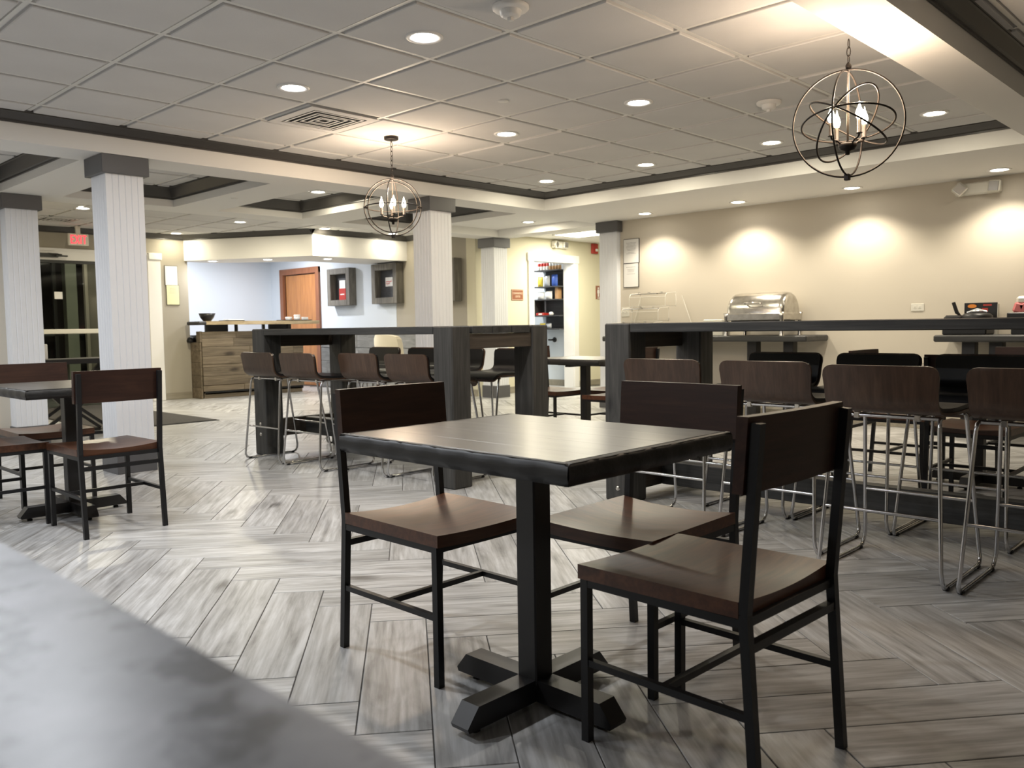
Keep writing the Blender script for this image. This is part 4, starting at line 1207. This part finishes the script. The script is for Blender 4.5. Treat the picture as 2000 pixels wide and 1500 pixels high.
# ------------------------------------------------------------------ reception desk
t = thing('reception_desk', 'reception desk clad in reclaimed brown planks', 'desk', (0, 0, 0))
yf = 12.45
mb = MB(); mb.box(6.12, yf+.03, .06, 7.86, yf+.70, .98); mb.box(6.06, yf+.08, 0, 7.84, yf+.6, .10); mb.build('carcass', M_shelf, t)
hs = [(.11, .205), (.205, .345), (.345, .485), (.485, .53), (.53, .655), (.655, .80), (.80, .93), (.93, 1.035)]
for i, (za, zb) in enumerate(hs):
    x_ = 6.08; sp = [random.uniform(.5, 1.0) for _ in range(4)]
    for L_ in sp:
        xb = min(x_+L_, 7.86)
        if xb-x_ < .05: break
        mb = MB(); dd = random.uniform(.0, .012); L2 = xb-x_
        mb.cbox(-L2/2+.0015, -dd, .0015, L2/2-.0015, .03, zb-za-.0015, .003); mb.build('plank', M_recl, t, ((x_+xb)/2, yf, za)); x_ = xb
mb = MB(); mb.cbox(-.87, .0, .0, .87, .02, .085, .003); mb.build('plank', M_recl, t, (6.97, yf+.03, .0))
for i, (za, zb) in enumerate([(0, .17), (.17, .36), (.36, .56), (.56, .74), (.74, .87)]):
    mb = MB(); mb.cbox(-.012, -.36, .0015, .012, .36, zb-za-.0015, .003); mb.build('side_plank', M_recl, t, (6.065, yf+.37, za))
mb = MB(); mb.cbox(-.02, -.06, .0, .02, .06, .17, .003); mb.build('side_plank', M_recl, t, (6.07, yf+.06, .87))
for x_ in (6.22, 6.72, 7.20, 7.66):
    mb = MB(); mb.box(x_-.02, yf+.10, .98, x_+.02, yf+.14, 1.16); mb.build('bracket', M_blackm, t)
P = []
for i in range(2):
    row = []
    for j in range(25):
        u = j/24; x_ = 6.04+u*2.08
        row.append((x_, (yf-.12+.02*math.sin(u*9)+.01*math.sin(u*31)) if i == 0 else yf+.26, 1.195))
    P.append(row)
mb = MB(); mb.cbox(5.97, yf-.15, 1.135, 6.10, yf+.26, 1.192, .015); mb.build('dark_ledge_end', M_shelf, t)
P = [[(max(p[0], 6.10), p[1], p[2]) for p in row] for row in P]
mb = MB(); mb.slab(P[::-1], (0, 0, -.055), False); mb.build('transaction_ledge', M_desk, t)
# on the desk
def bowl(x, y, z, r, h_, mat, label):
    mb = MB(); mb.lathe([(r*.45, 0), (r*.5, .006), (r*.8, h_*.45), (r, h_), (r*.96, h_), (r*.75, h_*.45), (r*.4, .012), (.0001, .01)], 24)
    return tag(mb.build('bowl', mat, None, (x, y, z)), label, 'bowl')
bowl(6.19, yf+.02, 1.195, .125, .12, M_blackm, 'black bowl on the left end of the reception ledge')
t = thing('guest_book', 'open white book lying on the reception ledge', 'book', (6.62, yf+.06, 1.195))
mb = MB(); mb.cbox(-.17, -.10, 0, .17, .10, .012, .003); mb.build('cover', M_blackm, t)
mb = MB(); mb.cbox(-.10, -.09, .012, .16, .09, .026, .003); mb.build('pages', M_paper, t)
t = thing('serving_tray', 'thin black tray under the white pots on the ledge', 'tray', (7.74, yf+.05, 1.195))
mb = MB(); mb.cbox(-.28, -.10, 0, .28, .10, .014, .004); mb.build('tray_base', M_blackm, t)
mb = MB(); mb.lathe([(.045, 0), (.055, .02), (.058, .045), (.05, .047), (.0001, .03)], 18); tag(mb.build('white_dish', M_paper, None, (7.62, yf+.03, 1.209)), 'low white dish on the tray, left of the lidded pot', 'dish')
t = thing('lidded_pot', 'white lidded pot on the ledge tray', 'pot', (7.78, yf+.03, 1.209))
mb = MB(); mb.lathe([(.04, 0), (.052, .015), (.052, .055), (.0001, .056)], 18); mb.build('pot_body', M_paper, t)
mb = MB(); mb.lathe([(.054, .060), (.054, .080), (.048, .084), (.0001, .084)], 18); mb.build('lid', M_paper, t)
mb = MB(); mb.cbox(-.05, -.03, 0, .05, .03, .045, .004); tag(mb.build('card_holder', M_paper, None, (7.93, yf+.03, 1.209)), 'small white card holder right of the lidded pot', 'holder')
def monitor(x, y, w_, label):
    t = thing('computer_monitor', label, 'monitor', (x, y, .98))
    mb = MB(); mb.cbox(-w_/2, -.02, .0, w_/2, .02, .20, .006); mb.build('screen_back', M_black, t)
    mb = MB(); mb.cbox(-.1, -.05, -.0, .1, .12, .008, .003); mb.build('stand', M_black, t)
    return t
monitor(6.50, yf+.32, .36, 'black computer monitor back under the left part of the reception ledge')
monitor(7.62, yf+.32, .42, 'black computer monitor back under the right part of the reception ledge')
mb = MB(); mb.lathe([(.0001, 0), (.07, 0), (.078, .03), (.055, .075), (.0001, .09)], 18); tag(mb.build('desk_phone_cradle', M_black, None, (6.065, yf+.33, .87)), 'small rounded black object on the low side of the reception desk', 'desk item')

# cream armchair
t = thing('armchair', 'cream upholstered armchair behind the left bar table', 'armchair', (8.15, 10.22, 0), PI/2)
P = []
for i in range(9):
    u = i/8; row = []
    for j in range(13):
        v_ = j/12*2-1; hw_ = .29*(1-.25*max(0, u-.7)/.3*0)-.05*(max(0, u-.75)/.25)**2
        row.append((v_*hw_, .22+.08*u-.10*v_*v_, .40+u*.55-.03*v_**4*(u > .9)))
    P.append(row)
mb = MB(); mb.slab(P, (0, .09, 0)); mb.build('backrest', M_cream, t)
mb = MB(); mb.cbox(-.26, -.30, .30, .26, .24, .45, .03); mb.build('seat', M_cream, t)
for sx in (-1, 1):
    mb = MB(); mb.cbox(sx*.26, -.30, .25, sx*.34, .26, .62, .03); mb.build('armrest', M_cream, t)
    for sy in (-1, 1):
        mb = MB(); mb.bar((sx*.27, sy*.24, 0), (sx*.26, sy*.23, .31), .035); mb.build('leg', M_chairdark, t)

# console table by the entrance
t = thing('console_table', 'black console table on slanted legs behind the left table', 'console table', (3.10, 9.33, 0), 0)
for sy in (-.17, .17):
    mb = MB(); y_ = sy
    mb.bar((.42, y_, .735), (.02, y_, .30), .05, .05, (0, 1, 0)); mb.bar((.02, y_, .30), (.36, y_, .03), .03, .03, (0, 1, 0)); mb.bar((.36, y_, .016), (-.40, y_, .016), .03, .03)
    mb.bar((-.40, y_, .02), (.0, y_, .30), .03, .03, (0, 1, 0)); mb.bar((0, y_, .30), (-.40, y_, .735), .05, .05, (0, 1, 0)); mb.build('slanted_leg', M_black, t)
mb = MB(); mb.cbox(-.46, -.24, .735, .44, .24, .785, .004); mb.build('top', M_black, t)
mb = MB(); mb.cbox(-.07, -.07, 0, .07, .07, .155, .008); tag(mb.build('tissue_box', M_paper, None, (2.80, 9.22, .785)), 'white box on the black console table by the left column', 'box')

# ------------------------------------------------------------------ buffet along the right wall
def buffet(y0, y1, label, posts):
    t = thing('buffet_counter', label, 'buffet counter', (0, 0, 0))
    mb = MB(); mb.cbox(8.10, y0, .85, XR-.003, y1, .912, .012); mb.build('worktop', M_barh, t)
    for y_ in posts:
        mb = MB(); mb.cbox(8.28, y_-.055, .03, 8.38, y_+.055, .85, .004); mb.cbox(8.14, y_-.05, 0, XR-.03, y_+.05, .05, .004); mb.build('post', M_blackm, t)
    return t
buffet(3.74, 6.30, 'dark timber buffet counter under the steel chafing dish', (4.02, 4.43, 5.3, 5.9))
buffet(1.0, 2.56, 'dark timber buffet counter under the waffle iron', (2.10, 2.32, 1.3))
# chafing dish
t = thing('chafing_dish', 'steel roll top chafing dish on the buffet counter', 'chafing dish', (8.34, 4.335, .912))
Ld, Wd = .325, .205
ys = [-Ld+.0, -Ld+.01, -Ld+.03, -Ld+.06, 0, Ld-.06, Ld-.03, Ld-.01, Ld]
P = []
for y_ in ys:
    e_ = min(1, (Ld-abs(y_))/.06); sc = .78+.22*math.sqrt(max(0, 1-(1-e_)**2)) if abs(y_) > Ld-.061 else 1
    P.append([(-Wd*math.cos(PI*k_/20)*sc, y_, .235+.215*math.sin(PI*k_/20)*sc) for k_ in range(21)])
mb = MB(); mb.grid(P)
for ri, rev in ((0, True), (len(P)-1, False)):
    vs = P[ri]; mb.add(vs, [tuple(range(len(vs)))[::-1] if not rev else tuple(range(len(vs)))])
mb.build('roll_top_lid', M_steel, t)
mb = MB(); mb.cbox(-Wd-.012, -Ld-.012, .155, Wd+.012, Ld+.012, .235, .01); mb.build('water_pan', M_steel, t)
for sx in (-1, 1):
    for sy in (-1, 1):
        mb = MB(); mb.lathe([(.026, 0), (.022, .02), (.022, .20), (.030, .24), (.0001, .24)], 14, (sx*(Wd-.0), sy*(Ld-.01), 0)); mb.build('leg', M_steel, t)
mb = MB(); mb.tube([(-Wd-.002, -.09, .33), (-Wd-.04, -.09, .34), (-Wd-.04, .09, .34), (-Wd-.002, .09, .33)], .008, 8); mb.build('lid_handle', M_steel, t)
mb = MB(); mb.box(-Wd+.03, -Ld+.05, .06, Wd-.03, Ld-.05, .155); mb.build('food_pan', M_black, t)
mb = MB(); mb.cbox(-.08, -.12, 0, .08, .12, .175, .006); tag(mb.build('napkin_box', M_plastic, None, (8.33, 4.88, .912)), 'low ivory box left of the chafing dish', 'box')
# acrylic pastry bins
def bin_(zc, yc, label, w_=.50):
    t = thing('acrylic_bin', label, 'food bin', (8.32, yc, zc), 0, None)
    h_, D_ = .16, .22
    pr = [(-D_/2, .0)]+[(-D_/2+.05*(1-math.cos(a*PI/2/5))-.0, .09+.06*math.sin(a*PI/2/5)) for a in range(6)]+[(D_/2, .16), (D_/2, 0)]
    mb = MB()
    for q0, q1 in zip(pr, pr[1:]):
        mb.add([(q0[0], -w_/2, q0[1]), (q0[0], w_/2, q0[1]), (q1[0], w_/2, q1[1]), (q1[0], -w_/2, q1[1])], [(0, 1, 2, 3)])
    mb.build('curved_cover', M_acryl, t)
    mb = MB()
    for sy in (-1, 1):
        mb.tube([(p[0], sy*w_/2, p[1]) for p in pr], .0032, 5, closed=True)
    for q in (pr[0], pr[2]): mb.tube([(q[0], -w_/2, q[1]), (q[0], w_/2, q[1])], .0028, 5)
    mb.build('edge', M_acryledge, t)
    mb = MB()
    for sy in (-.15, .02, .16): mb.box(-.05, sy-.012, .158, -.03, sy+.012, .164)
    mb.build('hinge', M_ink, t)
bin_(.915, 5.95, 'clear acrylic food bin, lowest of three on the buffet', .60)
bin_(1.085, 5.83, 'clear acrylic food bin, middle of three on the buffet', .52)
bin_(1.255, 5.72, 'clear acrylic food bin, topmost of three on the buffet', .50)
t = thing('bin_rack', 'clear acrylic rack holding the three food bins', 'rack', (8.48, 5.6, .912))
mb = MB(); mb.add([(0, -.36, 0), (.08, -.36, 0), (.06, -.16, .46), (.03, -.16, .46)], [(0, 1, 2, 3)]); mb.add([(0, .55, 0), (.08, .55, 0), (.06, .42, .46), (.03, .42, .46)], [(3, 2, 1, 0)]); mb.build('side_panel', M_acryl, t)
mb = MB(); mb.tube([(0, -.36, 0), (.03, -.16, .46)], .003, 5); mb.tube([(0, .55, 0), (.03, .42, .46)], .003, 5); mb.build('edge', M_acryledge, t)
# waffle iron
t = thing('waffle_iron', 'black waffle iron with raised handle on the right buffet counter', 'waffle iron', (8.30, 2.32, .912))
mb = MB(); mb.cbox(-.13, -.17, 0, .13, .19, .06, .01); mb.cbox(-.10, .05, .06, .08, .19, .175, .02); mb.build('base', M_black, t)
mb = MB(); mb.lathe([(.0001, .10), (.11, .10), (.125, .115), (.125, .165), (.10, .19), (.0001, .20)], 24, (0, -.06, 0)); mb.build('cooking_drum', M_black, t)
mb = MB(); mb.tube([(-.02, .07, .17), (-.02, .10, .20), (-.02, .13, .29)], [.008, .017, .016], 10); mb.build('handle', M_black, t)
mb = MB(); mb.lathe([(.0001, .20), (.05, .20), (.045, .215), (.0001, .22)], 16, (0, -.06, 0)); mb.tube([(0, .02, .195), (0, -.06, .225), (0, -.14, .20)], .01, 8); mb.build('hinge', M_silver, t)
t = thing('counter_sign', 'small dark printed sign standing behind the waffle iron', 'sign', (8.47, 2.275, .912), -PI/2)
mb = MB(); mb.cbox(-.135, -.012, .10, .135, 0, .285, .002); mb.build('board', M_black, t)
mb = MB(); mb.box(-.0, -.012, 0, .12, 0, .10) if False else mb.box(.10, -.01, 0, .14, .03, .27); mb.build('stand', M_plastic, t)
mb = MB(); mb.lathe([(.0001, 0), (.022, 0), (.022, .001), (.0001, .001)], 14, (-.07, -.0125, .255), Matrix.Diagonal((1.7, 1, .8)) @ Matrix.Rotation(PI/2, 3, 'X'), False); mb.build('print', M_orange, t)
mb = MB(); mb.box(.02, -.0132, .255, .09, -.0122, .27); mb.box(.01, -.0132, .20, .06, -.0122, .235); mb.build('lettering', M_red, t)
t = thing('packet_holder', 'black holder stuffed with pink packets at the right edge', 'holder', (8.30, 1.84, .912))
mb = MB(); mb.cbox(-.09, -.13, 0, .09, .13, .10, .006); mb.cbox(-.11, -.16, .10, .10, .16, .19, .008); mb.build('tray', M_black, t)
mb = MB(); mb.tube([(-.12, .0, .05), (-.125, .0, .22)], .014, 8); mb.build('clamp', M_black, t)
for i in range(4):
    mb = MB(); mb.cbox(-.05, -.045, 0, .05, .045, .10, .02, Matrix.Translation((0, .10-i*.07, .18)) @ Matrix.Rotation(.3*(-1)**i, 4, 'X')); mb.build('packet', M_pink, t)
mb = MB(); mb.cbox(-.04, -.10, .26, .03, .11, .33, .02); mb.build('clear_bag', M_plastic, t)

# ------------------------------------------------------------------ stone counter under the camera
t = thing('stone_counter', 'blurred mottled grey stone counter in the near left corner', 'counter', (0, 0, 0))
mb = MB(); mb.cbox(-.62, -.9, .862, .183, 2.2, .90, .006); mb.build('worktop', M_marble, t)
mb = MB(); mb.box(-.56, -.85, 0, .10, 2.15, .862); mb.build('cabinet', M_shelf, t)
